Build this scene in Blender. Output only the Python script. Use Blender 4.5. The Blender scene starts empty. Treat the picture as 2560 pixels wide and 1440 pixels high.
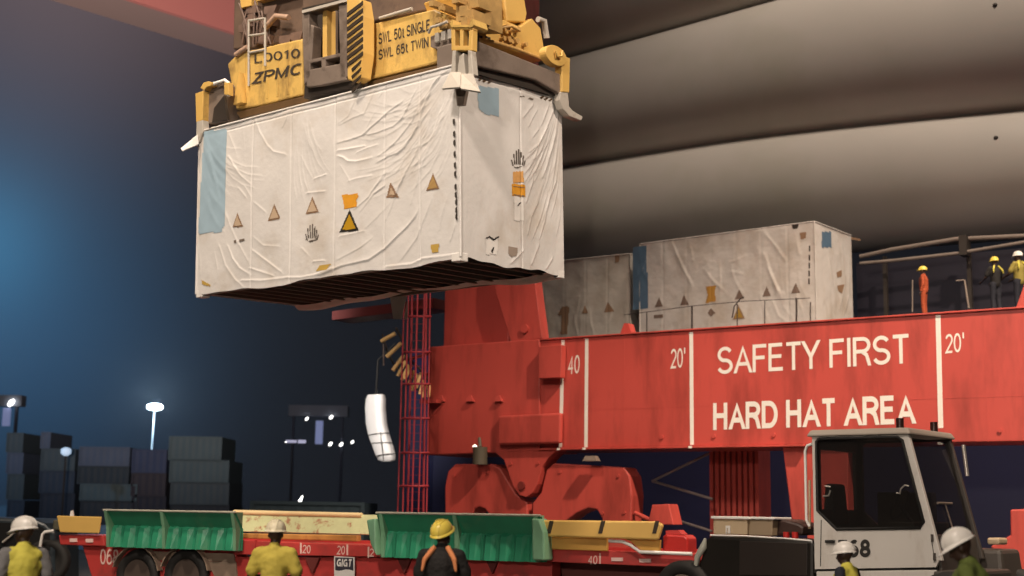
import bpy, bmesh, math, random
from mathutils import Vector, Matrix, noise
random.seed(7)
S = bpy.context.scene
C = S.collection
R = math.radians

# ------------------------------------------------------------------ camera
FPX, CX, CY = 3400.0, 1280.0, 720.0          # focal length and centre in pixels of the 2560 px wide photograph
PITCH, ROLL, EYE = R(9.27), R(0.85), 1.78
_f = Vector((0, math.cos(PITCH), math.sin(PITCH)))
_r0, _u0 = Vector((1, 0, 0)), Vector((0, -math.sin(PITCH), math.cos(PITCH)))
CR = _r0 * math.cos(ROLL) + _u0 * math.sin(ROLL)
CU = _u0 * math.cos(ROLL) - _r0 * math.sin(ROLL)
CO = Vector((0, 0, EYE))
cam = bpy.data.cameras.new('camera')
cam.sensor_width = 36.0
cam.lens = FPX / 2560 * 36
cam.clip_start, cam.clip_end = 0.1, 3000
cam.dof.use_dof = True
cam.dof.focus_distance, cam.dof.aperture_fstop = 21.0, 1.15
camo = bpy.data.objects.new('camera', cam)
C.objects.link(camo)
M = Matrix((CR, CU, -_f)).transposed().to_4x4()
M.translation = CO
camo.matrix_world = M
S.camera = camo

def ray(px, py):
    return _f + CR * ((px - CX) / FPX) - CU * ((py - CY) / FPX)
def at(px, py, Y):                            # the point seen at a pixel, Y metres out
    d = ray(px, py)
    return CO + d * (Y / d.y)

# ------------------------------------------------------------------ night sky
W = bpy.data.worlds.new('World'); S.world = W; W.use_nodes = True
nt = W.node_tree; nt.nodes.clear()
def N(t, ty, **k):
    n = t.nodes.new(ty)
    for a, b in k.items(): setattr(n, a, b)
    return n
out = N(nt, 'ShaderNodeOutputWorld'); bg = N(nt, 'ShaderNodeBackground')
geo = N(nt, 'ShaderNodeTexCoord')
def lobe(direction, power, col, prev):
    d = Vector(direction).normalized()
    vm = N(nt, 'ShaderNodeVectorMath', operation='DOT_PRODUCT'); vm.inputs[1].default_value = d
    nt.links.new(geo.outputs['Generated'], vm.inputs[0])
    mx = N(nt, 'ShaderNodeMath', operation='MAXIMUM'); mx.inputs[1].default_value = 0.0
    nt.links.new(vm.outputs['Value'], mx.inputs[0])
    pw = N(nt, 'ShaderNodeMath', operation='POWER'); pw.inputs[1].default_value = power
    nt.links.new(mx.outputs[0], pw.inputs[0])
    mul = N(nt, 'ShaderNodeVectorMath', operation='SCALE'); mul.inputs[0].default_value = col
    nt.links.new(pw.outputs[0], mul.inputs['Scale'])
    add = N(nt, 'ShaderNodeVectorMath', operation='ADD')
    nt.links.new(prev, add.inputs[0]); nt.links.new(mul.outputs[0], add.inputs[1])
    return add.outputs[0]
base = N(nt, 'ShaderNodeCombineXYZ')
for i, v in enumerate((0.0085, 0.0088, 0.0115)): base.inputs[i].default_value = v
o = base.outputs[0]
o = lobe(ray(-160, 620), 120, (0.016, 0.066, 0.125), o)      # floodlit mist beyond the left edge
o = lobe(ray(-60, 600), 900, (0.012, 0.070, 0.125), o)
o = lobe(ray(40, 860), 170, (0.005, 0.023, 0.058), o)
o = lobe(ray(160, -200), 110, (0.125, 0.085, 0.085), o)        # warm glow of the crane lamps in the mist above
nt.links.new(o, bg.inputs['Color'])
bg.inputs['Strength'].default_value = 1.0
nt.links.new(bg.outputs[0], out.inputs['Surface'])

# ------------------------------------------------------------------ terminal lamps out of frame, positions guessed, and two added fill lamps
S.view_settings.view_transform = 'Standard'
S.view_settings.look = 'None'
S.view_settings.exposure = 0.0
S.view_settings.gamma = 1.0
S.render.engine = 'CYCLES'
S.cycles.max_bounces = 5
S.cycles.sample_clamp_indirect = 4
S.cycles.use_denoising = True
def spot(name, loc, target, power, col, size, blend=0.6, radius=0.5):
    l = bpy.data.lights.new(name, 'SPOT')
    l.energy, l.color, l.spot_size, l.spot_blend, l.shadow_soft_size = power, col, R(size), blend, radius
    ob = bpy.data.objects.new(name, l); C.objects.link(ob)
    ob.location = loc
    ob.rotation_euler = (Vector(target) - Vector(loc)).to_track_quat('-Z', 'Y').to_euler()
    return ob
WARM = (1.0, 0.845, 0.71)
spot('quay_floodlight', (-7, 3, 22), (0.0, 21, 4.2), 16500, WARM, 66, 0.7, 1.2)
spot('quay_lamp', (-9, -14, 10), (0, 16, 2.5), 11000, (1.0, 0.855, 0.71), 52, 0.9, 0.8)
spot('portal_floodlight', (-10, 16, 25), (-4, 26, 1.5), 17000, (1.0, 0.82, 0.64), 56, 0.8, 0.8)
spot('crane_floodlight', (14, 15, 28), (12.0, 31, 3.2), 74000, (1.0, 0.79, 0.60), 66, 1.0, 0.6)
spot('ship_floodlight', (17, 30, 43), (15, 47, 13), 42000, WARM, 64, 0.8, 3.0)
spot('girder_fill_light', (-14, 30, 4), (-26, 92, 32), 150000, (1.0, .80, .70), 60, 0.8, 1.0)  # added unseen lamp, only there to brighten the far girder
spot('bundle_fill_light', (-26, 16, 18), (-4.6, 46.5, 6.3), 80000, (1, .93, .86), 12, .9, .5)  # added narrow lamp that brightens the bundle and the cable guide
spot('boom_floodlight', (15, 7, 25), (0.5, 20.5, 7.5), 23000, (1.0, 0.82, 0.66), 24, 0.8, 0.5)

# ------------------------------------------------------------------ materials
MATS = {}
def mat(name, col, rough=0.6, metal=0.0, var=0.0, vscale=3.0, dirt=None, dscale=1.2, dlo=0.55, dhi=0.75, bump=0.0, bscale=20.0, spec=0.5, emit=None, estr=1.0, alpha=None, streak=1.0):
    if name in MATS: return MATS[name]
    m = bpy.data.materials.new(name); m.use_nodes = True
    t = m.node_tree; b = t.nodes['Principled BSDF']
    b.inputs['Roughness'].default_value = rough
    b.inputs['Metallic'].default_value = metal
    b.inputs['Specular IOR Level'].default_value = spec
    b.inputs['Base Color'].default_value = (*col, 1)
    tc = N(t, 'ShaderNodeTexCoord')
    last = None
    if var > 0:
        n = N(t, 'ShaderNodeTexNoise'); n.inputs['Scale'].default_value = vscale; n.inputs['Detail'].default_value = 5
        t.links.new(tc.outputs['Object'], n.inputs['Vector'])
        mx = N(t, 'ShaderNodeMix', data_type='RGBA')
        mx.inputs['A'].default_value = (*[c * (1 - var) for c in col], 1)
        mx.inputs['B'].default_value = (*[min(1, c * (1 + var)) for c in col], 1)
        t.links.new(n.outputs['Fac'], mx.inputs['Factor'])
        last = mx.outputs['Result']
    if dirt is not None:
        mp = N(t, 'ShaderNodeMapping'); mp.inputs['Scale'].default_value = (1, 1, streak)
        t.links.new(tc.outputs['Object'], mp.inputs['Vector'])
        n = N(t, 'ShaderNodeTexNoise'); n.inputs['Scale'].default_value = dscale; n.inputs['Detail'].default_value = 8; n.inputs['Roughness'].default_value = 0.65
        t.links.new(mp.outputs[0], n.inputs['Vector'])
        mr = N(t, 'ShaderNodeMapRange'); mr.inputs['From Min'].default_value = dlo; mr.inputs['From Max'].default_value = dhi
        t.links.new(n.outputs['Fac'], mr.inputs['Value'])
        mx = N(t, 'ShaderNodeMix', data_type='RGBA')
        if last: t.links.new(last, mx.inputs['A'])
        else: mx.inputs['A'].default_value = (*col, 1)
        mx.inputs['B'].default_value = (*dirt, 1)
        t.links.new(mr.outputs[0], mx.inputs['Factor'])
        last = mx.outputs['Result']
    if last: t.links.new(last, b.inputs['Base Color'])
    if bump > 0:
        n = N(t, 'ShaderNodeTexNoise'); n.inputs['Scale'].default_value = bscale; n.inputs['Detail'].default_value = 6
        t.links.new(tc.outputs['Object'], n.inputs['Vector'])
        bp = N(t, 'ShaderNodeBump'); bp.inputs['Strength'].default_value = bump; bp.inputs['Distance'].default_value = 0.05
        t.links.new(n.outputs['Fac'], bp.inputs['Height']); t.links.new(bp.outputs[0], b.inputs['Normal'])
    if emit is not None:
        b.inputs['Emission Color'].default_value = (*emit, 1); b.inputs['Emission Strength'].default_value = estr
    if alpha is not None:
        b.inputs['Transmission Weight'].default_value = alpha
    MATS[name] = m
    return m

RED = mat('crane_red_paint', (0.51, 0.072, 0.056), 0.45, var=0.16, vscale=0.5, dirt=(0.19, 0.028, 0.02), dscale=1.3, dlo=0.47, dhi=0.80, streak=0.22, bump=0.05, bscale=2.5)
REDD = mat('trailer_red_paint', (0.50, 0.045, 0.04), 0.55, var=0.2, vscale=1.2, dirt=(0.16, 0.045, 0.035), dscale=1.6, dlo=0.52, dhi=0.8)
WHITEP = mat('white_lettering', (0.80, 0.76, 0.70), 0.6, var=0.06, vscale=6)
BLACKP = mat('black_lettering', (0.02, 0.018, 0.016), 0.6)
YEL = mat('spreader_yellow_paint', (0.66, 0.43, 0.12), 0.5, var=0.25, vscale=2.5, dirt=(0.20, 0.12, 0.05), dscale=2.6, dlo=0.49, dhi=0.72, streak=0.5, bump=0.15, bscale=12)
YEL2 = mat('bright_yellow_paint', (0.70, 0.44, 0.12), 0.5, var=0.12, vscale=2.5, dirt=(0.22, 0.12, 0.04), dscale=2.5, dlo=0.60, dhi=0.78)
GREY = mat('worn_grey_steel', (0.20, 0.155, 0.125), 0.6, var=0.25, vscale=3, dirt=(0.075, 0.05, 0.035), dscale=2.2, dlo=0.5, dhi=0.75)
DARK = mat('dark_greasy_steel', (0.035, 0.026, 0.02), 0.6, var=0.3, vscale=4)
BLACK = mat('black_rubber', (0.012, 0.011, 0.010), 0.75, var=0.3, vscale=5)
FLIP = mat('flipper_grey_paint', (0.50, 0.46, 0.40), 0.5, var=0.12, vscale=5, dirt=(0.22, 0.17, 0.12), dscale=5, dlo=0.55, dhi=0.8)
GREEN = mat('green_guide_paint', (0.03, 0.26, 0.14), 0.35, var=0.35, vscale=2.5, dirt=(0.11, 0.25, 0.14), dscale=2.2, dlo=0.58, dhi=0.8, streak=0.5, bump=0.1, bscale=8)
PALEG = mat('peeled_green_paint', (0.50, 0.54, 0.30), 0.6, var=0.25, vscale=3, dirt=(0.34, 0.17, 0.09), dscale=4.0, dlo=0.57, dhi=0.64)
CABW = mat('cab_white_paint', (0.58, 0.55, 0.51), 0.35, var=0.06, vscale=2, dirt=(0.34, 0.28, 0.22), dscale=2.2, dlo=0.52, dhi=0.85, streak=.4)
CABD = mat('cab_trim_and_shade', (0.06, 0.05, 0.042), 0.5, var=0.2, vscale=4)  # also darkens the cab's unlit front and far side by colour
BOX = mat('beige_box_paint', (0.55, 0.42, 0.27), 0.5, var=0.15, vscale=4, dirt=(0.2, 0.12, 0.07), dscale=4)
BLADE = mat('blade_grey_coat', (0.50, 0.46, 0.41), 0.35, var=0.08, vscale=0.4, dirt=(0.42, 0.40, 0.32), dscale=0.22, dlo=0.5, dhi=0.8)
NAVY = mat('navy_hull_paint', (0.006, 0.0075, 0.034), 0.5, var=0.25, vscale=0.6)
TARP = mat('white_tarpaulin', (0.74, 0.715, 0.69), 0.36, var=0.05, vscale=1.5, dirt=(0.55, 0.48, 0.40), dscale=0.9, dlo=0.5, dhi=0.8, bump=0.12, bscale=9)
TARPD = mat('dim_tarpaulin', (0.64, 0.60, 0.56), 0.45, var=0.08, vscale=1.0, dirt=(0.44, 0.37, 0.30), dscale=0.8, dlo=0.45, dhi=0.75, bump=0.25, bscale=5)  # weaker light on the deck containers put into a lower base colour
TARPB = mat('dim_brown_tarpaulin', (0.54, 0.50, 0.44), 0.5, var=0.12, vscale=1.0, dirt=(0.38, 0.32, 0.25), dscale=0.8, dlo=0.45, dhi=0.75, bump=0.25, bscale=4)  # dimmest wrap, shade on the rear deck container put into its colour
BLUEP = mat('pale_blue_film', (0.36, 0.49, 0.58), 0.4, var=0.15, vscale=3)
BLUED = mat('blue_film', (0.10, 0.17, 0.25), 0.4, var=0.25, vscale=3)
ORANGE = mat('orange_sticker', (0.75, 0.34, 0.03), 0.5, var=0.15, vscale=9)
TAN = mat('faded_tan_sticker', (0.56, 0.42, 0.29), 0.5)
BROWN = mat('brown_print', (0.28, 0.17, 0.10), 0.6)
PAPER = mat('white_paper', (0.82, 0.79, 0.75), 0.6, var=0.08, vscale=10)
GLASS = mat('cab_glass', (0.02, 0.02, 0.02), 0.08, spec=0.6)
CONC = mat('quay_concrete', (0.07, 0.062, 0.055), 0.8, var=0.3, vscale=0.4, dirt=(0.03, 0.027, 0.025), dscale=0.25, bump=0.2, bscale=3)
LAMP = mat('lit_lamp', (1, 1, 1), emit=(0.85, 0.95, 1.0), estr=14)
LAMPS = mat('lit_small_lamp', (1, 1, 1), emit=(1.0, 0.98, 0.92), estr=5)

# ------------------------------------------------------------------ frames and mesh building
class Frame:
    """local axes: x along the quay to the right and nearer, y away towards the ship, z up"""
    def __init__(s, o, yaw=0.0, axes=None):
        s.o = Vector(o)
        s.ax = axes or (Vector((math.cos(yaw), math.sin(yaw), 0)), Vector((-math.sin(yaw), math.cos(yaw), 0)), Vector((0, 0, 1)))
    def mw(s):
        m = Matrix(s.ax).transposed().to_4x4(); m.translation = s.o
        return m
    def loc(s, p):
        d = Vector(p) - s.o
        return Vector([d.dot(a) for a in s.ax])
    def px(s, x, y, off=0.0, axis=1):          # where the ray of a pixel meets the plane local axis = off
        d = ray(x, y); a = s.ax[axis]
        t = (off - (CO - s.o).dot(a)) / d.dot(a)
        return s.loc(CO + d * t)

class MB:
    def __init__(s): s.v = []; s.f = []; s.sm = []
    def add(s, vs, fs, smooth=False):
        n = len(s.v); s.v += [Vector(v) for v in vs]
        for f in fs: s.f.append([i + n for i in f]); s.sm.append(smooth)
        return s
    def box(s, a, b, top=None):                # corners a, b; top = (dx, dy) inset of the upper face
        x0, y0, z0 = [min(p, q) for p, q in zip(a, b)]; x1, y1, z1 = [max(p, q) for p, q in zip(a, b)]
        tx, ty = top or (0, 0)
        vs = [(x0, y0, z0), (x1, y0, z0), (x1, y1, z0), (x0, y1, z0), (x0 + tx, y0 + ty, z1), (x1 - tx, y0 + ty, z1), (x1 - tx, y1 - ty, z1), (x0 + tx, y1 - ty, z1)]
        return s.add(vs, [(0, 3, 2, 1), (4, 5, 6, 7), (0, 1, 5, 4), (1, 2, 6, 5), (2, 3, 7, 6), (3, 0, 4, 7)])
    def prism(s, poly, d0, d1, axis=1):        # polygon in the two other axes, extruded along axis
        def P(a, b, d):
            return {1: (a, d, b), 0: (d, a, b), 2: (a, b, d)}[axis]
        n = len(poly)
        vs = [P(a, b, d0) for a, b in poly] + [P(a, b, d1) for a, b in poly]
        fs = [list(range(n)), list(range(2 * n - 1, n - 1, -1))]
        fs += [(i, i + n, (i + 1) % n + n, (i + 1) % n) for i in range(n)]
        return s.add(vs, fs)
    def tube(s, pts, r, n=8, cap=True):
        pts = [Vector(p) for p in pts]; rs = r if isinstance(r, (list, tuple)) else [r] * len(pts)
        vs = []; ref = None
        for i, p in enumerate(pts):
            t = (pts[min(i + 1, len(pts) - 1)] - pts[max(i - 1, 0)]).normalized()
            if ref is None: ref = Vector((0, 0, 1)) if abs(t.z) < 0.9 else Vector((1, 0, 0))
            a = t.cross(ref).normalized(); b = a.cross(t); ref = b
            vs += [p + (a * math.cos(2 * math.pi * k / n) + b * math.sin(2 * math.pi * k / n)) * rs[i] for k in range(n)]
        fs = [(i * n + k, i * n + (k + 1) % n, (i + 1) * n + (k + 1) % n, (i + 1) * n + k) for i in range(len(pts) - 1) for k in range(n)]
        s.add(vs, fs, True)
        if cap: s.add(vs[:n], [list(range(n))[::-1]]); s.add(vs[-n:], [list(range(n))])
        return s
    def cyl(s, a, b, r, n=20): return s.tube([a, b], r, n)
    def rings(s, rings, smooth=True, cap=True):
        n = len(rings[0]); vs = [p for r_ in rings for p in r_]
        fs = [(i * n + k, i * n + (k + 1) % n, (i + 1) * n + (k + 1) % n, (i + 1) * n + k) for i in range(len(rings) - 1) for k in range(n)]
        s.add(vs, fs, smooth)
        if cap: s.add(rings[0], [list(range(n))[::-1]]); s.add(rings[-1], [list(range(n))])
        return s
    def grid(s, fn, nu, nv, smooth=True, keep=None):
        vs = [fn(i / nu, j / nv) for j in range(nv + 1) for i in range(nu + 1)]
        fs = [(j * (nu + 1) + i, j * (nu + 1) + i + 1, (j + 1) * (nu + 1) + i + 1, (j + 1) * (nu + 1) + i) for j in range(nv) for i in range(nu) if keep is None or keep((i + .5) / nu, (j + .5) / nv)]
        return s.add(vs, fs, smooth)
    def build(s, name, m, parent=None, bevel=0.0, solid=0.0, subd=0, fix=True):
        me = bpy.data.meshes.new(name); me.from_pydata([tuple(v) for v in s.v], [], s.f); me.update()
        if fix:
            bm = bmesh.new(); bm.from_mesh(me); bmesh.ops.recalc_face_normals(bm, faces=bm.faces); bm.to_mesh(me); bm.free()
        me.polygons.foreach_set('use_smooth', s.sm)
        ob = bpy.data.objects.new(name, me); C.objects.link(ob)
        me.materials.append(m)
        if parent: ob.parent = parent
        if subd:
            q = ob.modifiers.new('subdivision', 'SUBSURF'); q.levels = q.render_levels = subd
        if solid:
            q = ob.modifiers.new('solidify', 'SOLIDIFY'); q.thickness = solid; q.offset = -1
        if bevel:
            q = ob.modifiers.new('bevel', 'BEVEL'); q.width = bevel; q.segments = 2; q.limit_method = 'ANGLE'; q.angle_limit = R(40)
        return ob

def tag(o, label=None, cat=None, group=None, kind=None):
    if label: o['label'] = label
    if cat: o['category'] = cat
    if group: o['group'] = group
    if kind: o['kind'] = kind
    return o
def thing(name, label, cat, frame, group=None, size=0.3):
    o = bpy.data.objects.new(name, None); C.objects.link(o)
    o.matrix_world = frame.mw(); o.empty_display_size = size
    return tag(o, label, cat, group)
FONT = None
def text_mesh(txt, w, h, bold=0.0, italic=0.0):
    """flat lettering scaled to w x h, lower left corner at 0, 0"""
    cu = bpy.data.curves.new('lettering', 'FONT'); cu.body = txt; cu.size = 1.0; cu.offset = bold; cu.shear = italic; cu.resolution_u = 4
    ob = bpy.data.objects.new('lettering', cu); C.objects.link(ob)
    dg = bpy.context.evaluated_depsgraph_get(); dg.update()
    me = bpy.data.meshes.new_from_object(ob.evaluated_get(dg))
    bpy.data.objects.remove(ob); bpy.data.curves.remove(cu)
    xs = [v.co.x for v in me.vertices]; ys = [v.co.y for v in me.vertices]
    x0, x1, y0, y1 = min(xs), max(xs), min(ys), max(ys)
    vs = [((v.co.x - x0) / (x1 - x0) * w, (v.co.y - y0) / (y1 - y0) * h) for v in me.vertices]
    fs = [list(p.vertices) for p in me.polygons]
    bpy.data.meshes.remove(me)
    return vs, fs
def letter(mb, txt, quad, off, bold=0.0, italic=0.0, axis=1):
    """lettering on the plane axis = off, between quad = lower left, lower right, upper left (local 2d)"""
    (ax, az), (bx, bz), (cx, cz) = quad
    vs, fs = text_mesh(txt, 1, 1, bold, italic)
    P = []
    for u, v in vs:
        a = ax + (bx - ax) * u + (cx - ax) * v; b = az + (bz - az) * u + (cz - az) * v
        P.append((a, off, b) if axis == 1 else (off, a, b))
    mb.add(P, fs)
def smoothstep(a, b, x):
    t = max(0.0, min(1.0, (x - a) / (b - a))); return t * t * (3 - 2 * t)
# ================================================================== SETTING
QY = R(-33.7)                                              # the quay runs away to the left
BF = Frame(at(1404, 1125, 35.9), QY)                       # front face of the crane's sill beam, z from its lower edge
BZ = BF.o.z
g = MB(); g.box((-400, -60, -0.6), (400, 42.0, 0.0))
# the quay is cut along the quay edge, 4.5 m behind the beam
QE = 5.2
gq = []
for a, b in ((-260, -140), (260, -140), (260, QE), (-260, QE)):
    p = BF.o + BF.ax[0] * a + BF.ax[1] * b; gq.append((p.x, p.y))
g = MB(); g.prism(gq, -3.0, 0.0, axis=2)
tag(g.build('ground', CONC), kind='structure')
w = MB(); w.add([(-1500, -300, -2.2), (1500, -300, -2.2), (1500, 1800, -2.2), (-1500, 1800, -2.2)], [(0, 1, 2, 3)])
tag(w.build('water', mat('harbour_water', (0.006, 0.008, 0.013), 0.15, bump=0.3, bscale=0.8)), kind='structure')

# ================================================================== SHIP
SF = Frame(BF.o + BF.ax[1] * 6.4 - Vector((0, 0, BZ)), QY)  # hull side, z from the quay surface
HX0 = SF.px(886, 1000)[0]
DECK = SF.px(2036, 553, 1.9).z - 3.35
ship = thing('cargo_ship', 'dark navy hulled cargo ship moored behind the red crane, seen under its beam', 'ship', SF)
h = MB()
bow = HX0
rings = []
for x, y0, y1, zt in ((bow, 5.5, 7.5, DECK), (bow + 0.5, 2.6, 10.5, DECK), (bow + 1.6, 1.0, 14, DECK), (bow + 3.4, 0.2, 17, DECK), (bow + 6, 0, 18, DECK), (60, 0, 18, DECK)):
    rings.append([(x, y0, -3), (x, y1, -3), (x, y1, zt), (x, y0, zt)])
h.rings(rings, smooth=False)
h.build('hull', NAVY, ship)
# raised deckhouse wall, dark, behind the workers
d = MB(); d.box((SF.px(2140, 640, 8.0)[0], 8.0, DECK), (40, 9.0, DECK + 3.1))
d.build('bulwark', mat('dark_bulwark_paint', (0.012, 0.010, 0.022), 0.6, var=0.3, vscale=1), ship)
# ================================================================== TURBINE BLADES on the ship
def blade(label, ridge, off, rad, low, flat=1.12):
    """ridge: photo points of the upper outline; the section hangs below it"""
    P = [SF.px(x, y, off) for x, y in ridge]
    P.sort(key=lambda p: p.x)
    x0, x1 = P[0].x, P[-1].x
    def top(x):                                 # smooth curve through the ridge
        n = len(P); tot = 0.0
        import_pts = [(p.x, p.z) for p in P]
        # piecewise Catmull-Rom
        for i in range(n - 1):
            if x <= import_pts[i + 1][0] or i == n - 2:
                a = import_pts[max(i - 1, 0)]; b = import_pts[i]; c = import_pts[i + 1]; d_ = import_pts[min(i + 2, n - 1)]
                t = (x - b[0]) / (c[0] - b[0])
                if t < 0 or t > 1:
                    return b[1] + (c[1] - b[1]) * t
                mb_ = (c[1] - a[1]) / (c[0] - a[0]) * (c[0] - b[0]) if c[0] != a[0] else 0
                mc_ = (d_[1] - b[1]) / (d_[0] - b[0]) * (c[0] - b[0]) if d_[0] != b[0] else 0
                return (2*t**3-3*t*t+1)*b[1] + (t**3-2*t*t+t)*mb_ + (-2*t**3+3*t*t)*c[1] + (t**3-t*t)*mc_
    LOW = sorted([SF.px(x, y, off) for x, y in low], key=lambda p: p.x)
    def bottom(x):
        for i in range(len(LOW) - 1):
            if x <= LOW[i + 1].x or i == len(LOW) - 2:
                t = (x - LOW[i].x) / (LOW[i + 1].x - LOW[i].x); return LOW[i].z + (LOW[i + 1].z - LOW[i].z) * t
    b0 = thing('turbine_blade', label, 'wind turbine blade', Frame(SF.o + SF.ax[0] * x0 + SF.ax[1] * off + Vector((0, 0, top(x0) - 2 * rad)), QY), 'wind turbine blades stacked on the ship')
    rings = []
    n = 60
    for i in range(n + 1):
        x = x0 + (x1 - x0) * i / n
        r = rad
        zt = top(x); r = max(1.2, (zt - bottom(x)) / 2.0)
        ring = []
        for k in range(48):
            a = 2 * math.pi * k / 48
            ca, sa = math.cos(a), math.sin(a)
            # fuller on the camera side, blunt nose of an aerofoil
            yy = -ca * rad * (1.0 if ca > 0 else 1.5)
            zz = sa * r
            ring.append((x - x0, yy, zt - r + zz - (top(x0) - 2 * rad)))
        rings.append(ring)
    mb = MB(); mb.rings(rings)
    mb.build('shell', BLADE, b0)
    return b0, top, x0, bottom
# ------------------------------------------------------------------ grotesque lettering drawn as strokes
def _arc(cx, cy, rx, ry, a0, a1, n=12): return [(cx + rx * math.cos(R(a0 + (a1 - a0) * k / n)), cy + ry * math.sin(R(a0 + (a1 - a0) * k / n))) for k in range(n + 1)]
GLY = {                                                    # unit height, centre lines inset by the stroke; (advance, strokes)
 'A': (.70, [[(0, 0), (.32, 1), (.64, 0)], [(.12, .30), (.52, .30)]]),
 'C': (.72, [_arc(.34, .5, .34, .5, 50, 310, 20)]),
 'D': (.70, [[(.0, 0), (0, 1)], [(0, 1), (.28, 1)] + _arc(.28, .5, .34, .5, 90, -90, 14) + [(0, 0)]]),
 'E': (.60, [[(0, 0), (0, 1)], [(0, 1), (.52, 1)], [(0, .53), (.48, .53)], [(0, 0), (.54, 0)]]),
 'F': (.57, [[(0, 0), (0, 1)], [(0, 1), (.52, 1)], [(0, .52), (.45, .52)]]),
 'G': (.76, [_arc(.35, .5, .35, .5, 50, 340, 20), [(.38, .44), (.69, .44)], [(.68, .44), (.68, 0)]]),
 'H': (.68, [[(0, 0), (0, 1)], [(.56, 0), (.56, 1)], [(0, .53), (.56, .53)]]),
 'I': (.16, [[(.04, 0), (.04, 1)]]),
 'L': (.55, [[(0, 1), (0, 0), (.48, 0)]]),
 'M': (.80, [[(0, 0), (0, 1)], [(0, 1), (.33, 0), (.66, 1)], [(.66, 1), (.66, 0)]]),
 'N': (.68, [[(0, 0), (0, 1)], [(0, 1), (.54, 0)], [(.54, 0), (.54, 1)]]),
 'O': (.76, [_arc(.35, .5, .35, .5, 0, 360, 28)]),
 'P': (.62, [[(0, 0), (0, 1)], [(0, 1), (.30, 1)] + _arc(.30, .74, .24, .26, 90, -90, 10) + [(0, .48)]]),
 'R': (.66, [[(0, 0), (0, 1)], [(0, 1), (.32, 1)] + _arc(.32, .75, .24, .25, 90, -90, 10) + [(0, .5)], [(.30, .48), (.46, .36), (.52, .16), (.56, 0)]]),
 'S': (.64, [_arc(.28, .745, .26, .255, 25, 270, 14)[:-1] + _arc(.28, .25, .28, .25, 80, -160, 14)]),
 'T': (.60, [[(-.02, 1), (.58, 1)], [(.28, 1), (.28, 0)]]),
 'W': (.90, [[(0, 1), (.20, 0), (.40, 1), (.60, 0), (.80, 1)]]),
 'Y': (.64, [[(0, 1), (.29, .42)], [(.58, 1), (.29, .42)], [(.29, .44), (.29, 0)]]),
 'Z': (.62, [[(.02, 1), (.54, 1), (0, 0), (.56, 0)]]),
 't': (.32, [[(.12, .92), (.12, .12), (.22, 0)], [(0, .70), (.24, .70)]]),
 '0': (.58, [_arc(.24, .5, .24, .5, 0, 360, 24)]),
 '1': (.40, [[(.02, .78), (.20, 1), (.20, 0)]]),
 '2': (.58, [_arc(.25, .73, .24, .27, 165, -30, 12) + [(0, 0), (.50, 0)]]),
 '4': (.60, [[(.36, 0), (.36, 1), (0, .28), (.50, .28)]]),
 '5': (.58, [[(.46, 1), (.08, 1), (.02, .5)] + _arc(.24, .32, .25, .32, 125, -150, 14)]),
 '6': (.58, [_arc(.24, .30, .24, .30, 0, 360, 20), [(.42, .92)] + _arc(.30, .40, .30, .60, 80, 190, 10)]),
 '8': (.58, [_arc(.24, .75, .20, .25, 0, 360, 18), _arc(.24, .25, .25, .25, 0, 360, 20)]),
 "'": (.18, [[(.05, 1), (.05, .72)]]), ' ': (.46, []),
}
def ribbon(pts, t):
    pts = [q for i, q in enumerate(pts) if i == 0 or math.dist(q, pts[i - 1]) > 1e-5]
    closed = math.dist(pts[0], pts[-1]) < 1e-6
    p = [Vector(q) for q in pts]
    if closed: p = p[:-1]
    n = len(p); L_, R_ = [], []
    for i in range(n):
        a = p[i - 1] if (i > 0 or closed) else None; b = p[(i + 1) % n] if (i < n - 1 or closed) else None
        d0 = (p[i] - a).normalized() if a is not None else None; d1 = (b - p[i]).normalized() if b is not None else None
        if d0 is None: nrm = Vector((-d1.y, d1.x)); k = 1
        elif d1 is None: nrm = Vector((-d0.y, d0.x)); k = 1
        else:
            nrm = (Vector((-d0.y, d0.x)) + Vector((-d1.y, d1.x))).normalized(); k = 1 / max(.45, nrm.dot(Vector((-d1.y, d1.x))))
        L_.append(p[i] + nrm * t / 2 * k); R_.append(p[i] - nrm * t / 2 * k)
    if not closed:                                         # cut open ends level with the top and foot of the letter
        for e, q in ((0, 1), (n - 1, n - 2)):
            d = p[e] - p[q]
            lim = 0.0 if abs(p[e].y - t / 2) < 1e-4 else 1.0 if abs(p[e].y - 1 + t / 2) < 1e-4 else None
            if lim is not None and abs(d.y) > abs(d.x) * .6:
                for S_ in (L_, R_): S_[e] = S_[e] + d * ((lim - S_[e].y) / d.y)
    vs = L_ + R_; m_ = n if closed else n - 1
    return vs, [(i, (i + 1) % n, (i + 1) % n + n, i + n) for i in range(m_)]
def stroke_text(mb, txt, quad, off, weight=.13, slant=0.0, axis=1):
    """the same quad as letter(): lower left, lower right, upper left"""
    adv = 0; items = []
    for ch in txt:
        w_, st = GLY[ch]; gap = .0 if ch == ' ' else .075 + weight
        for s_ in st: items.append([(x + adv + weight / 2, y) for x, y in s_])
        adv += (w_ - .10) + gap
    tot = adv - .075
    (ax, az), (bx, bz), (cx, cz) = quad
    for k, s_ in enumerate(items):
        s2 = [(x, weight / 2 + y * (1 - weight)) for x, y in s_]
        vs, fs = ribbon(s2, weight)
        P = []
        for v in vs:
            y = min(1, max(0, v.y)); u = (v.x + slant * y) / tot
            a = ax + (bx - ax) * u + (cx - ax) * y; b = az + (bz - az) * u + (cz - az) * y
            o_ = off - .0004 * (k % 7)
            P.append((a, o_, b) if axis == 1 else (o_, a, b))
        mb.add(P, fs)
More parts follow.
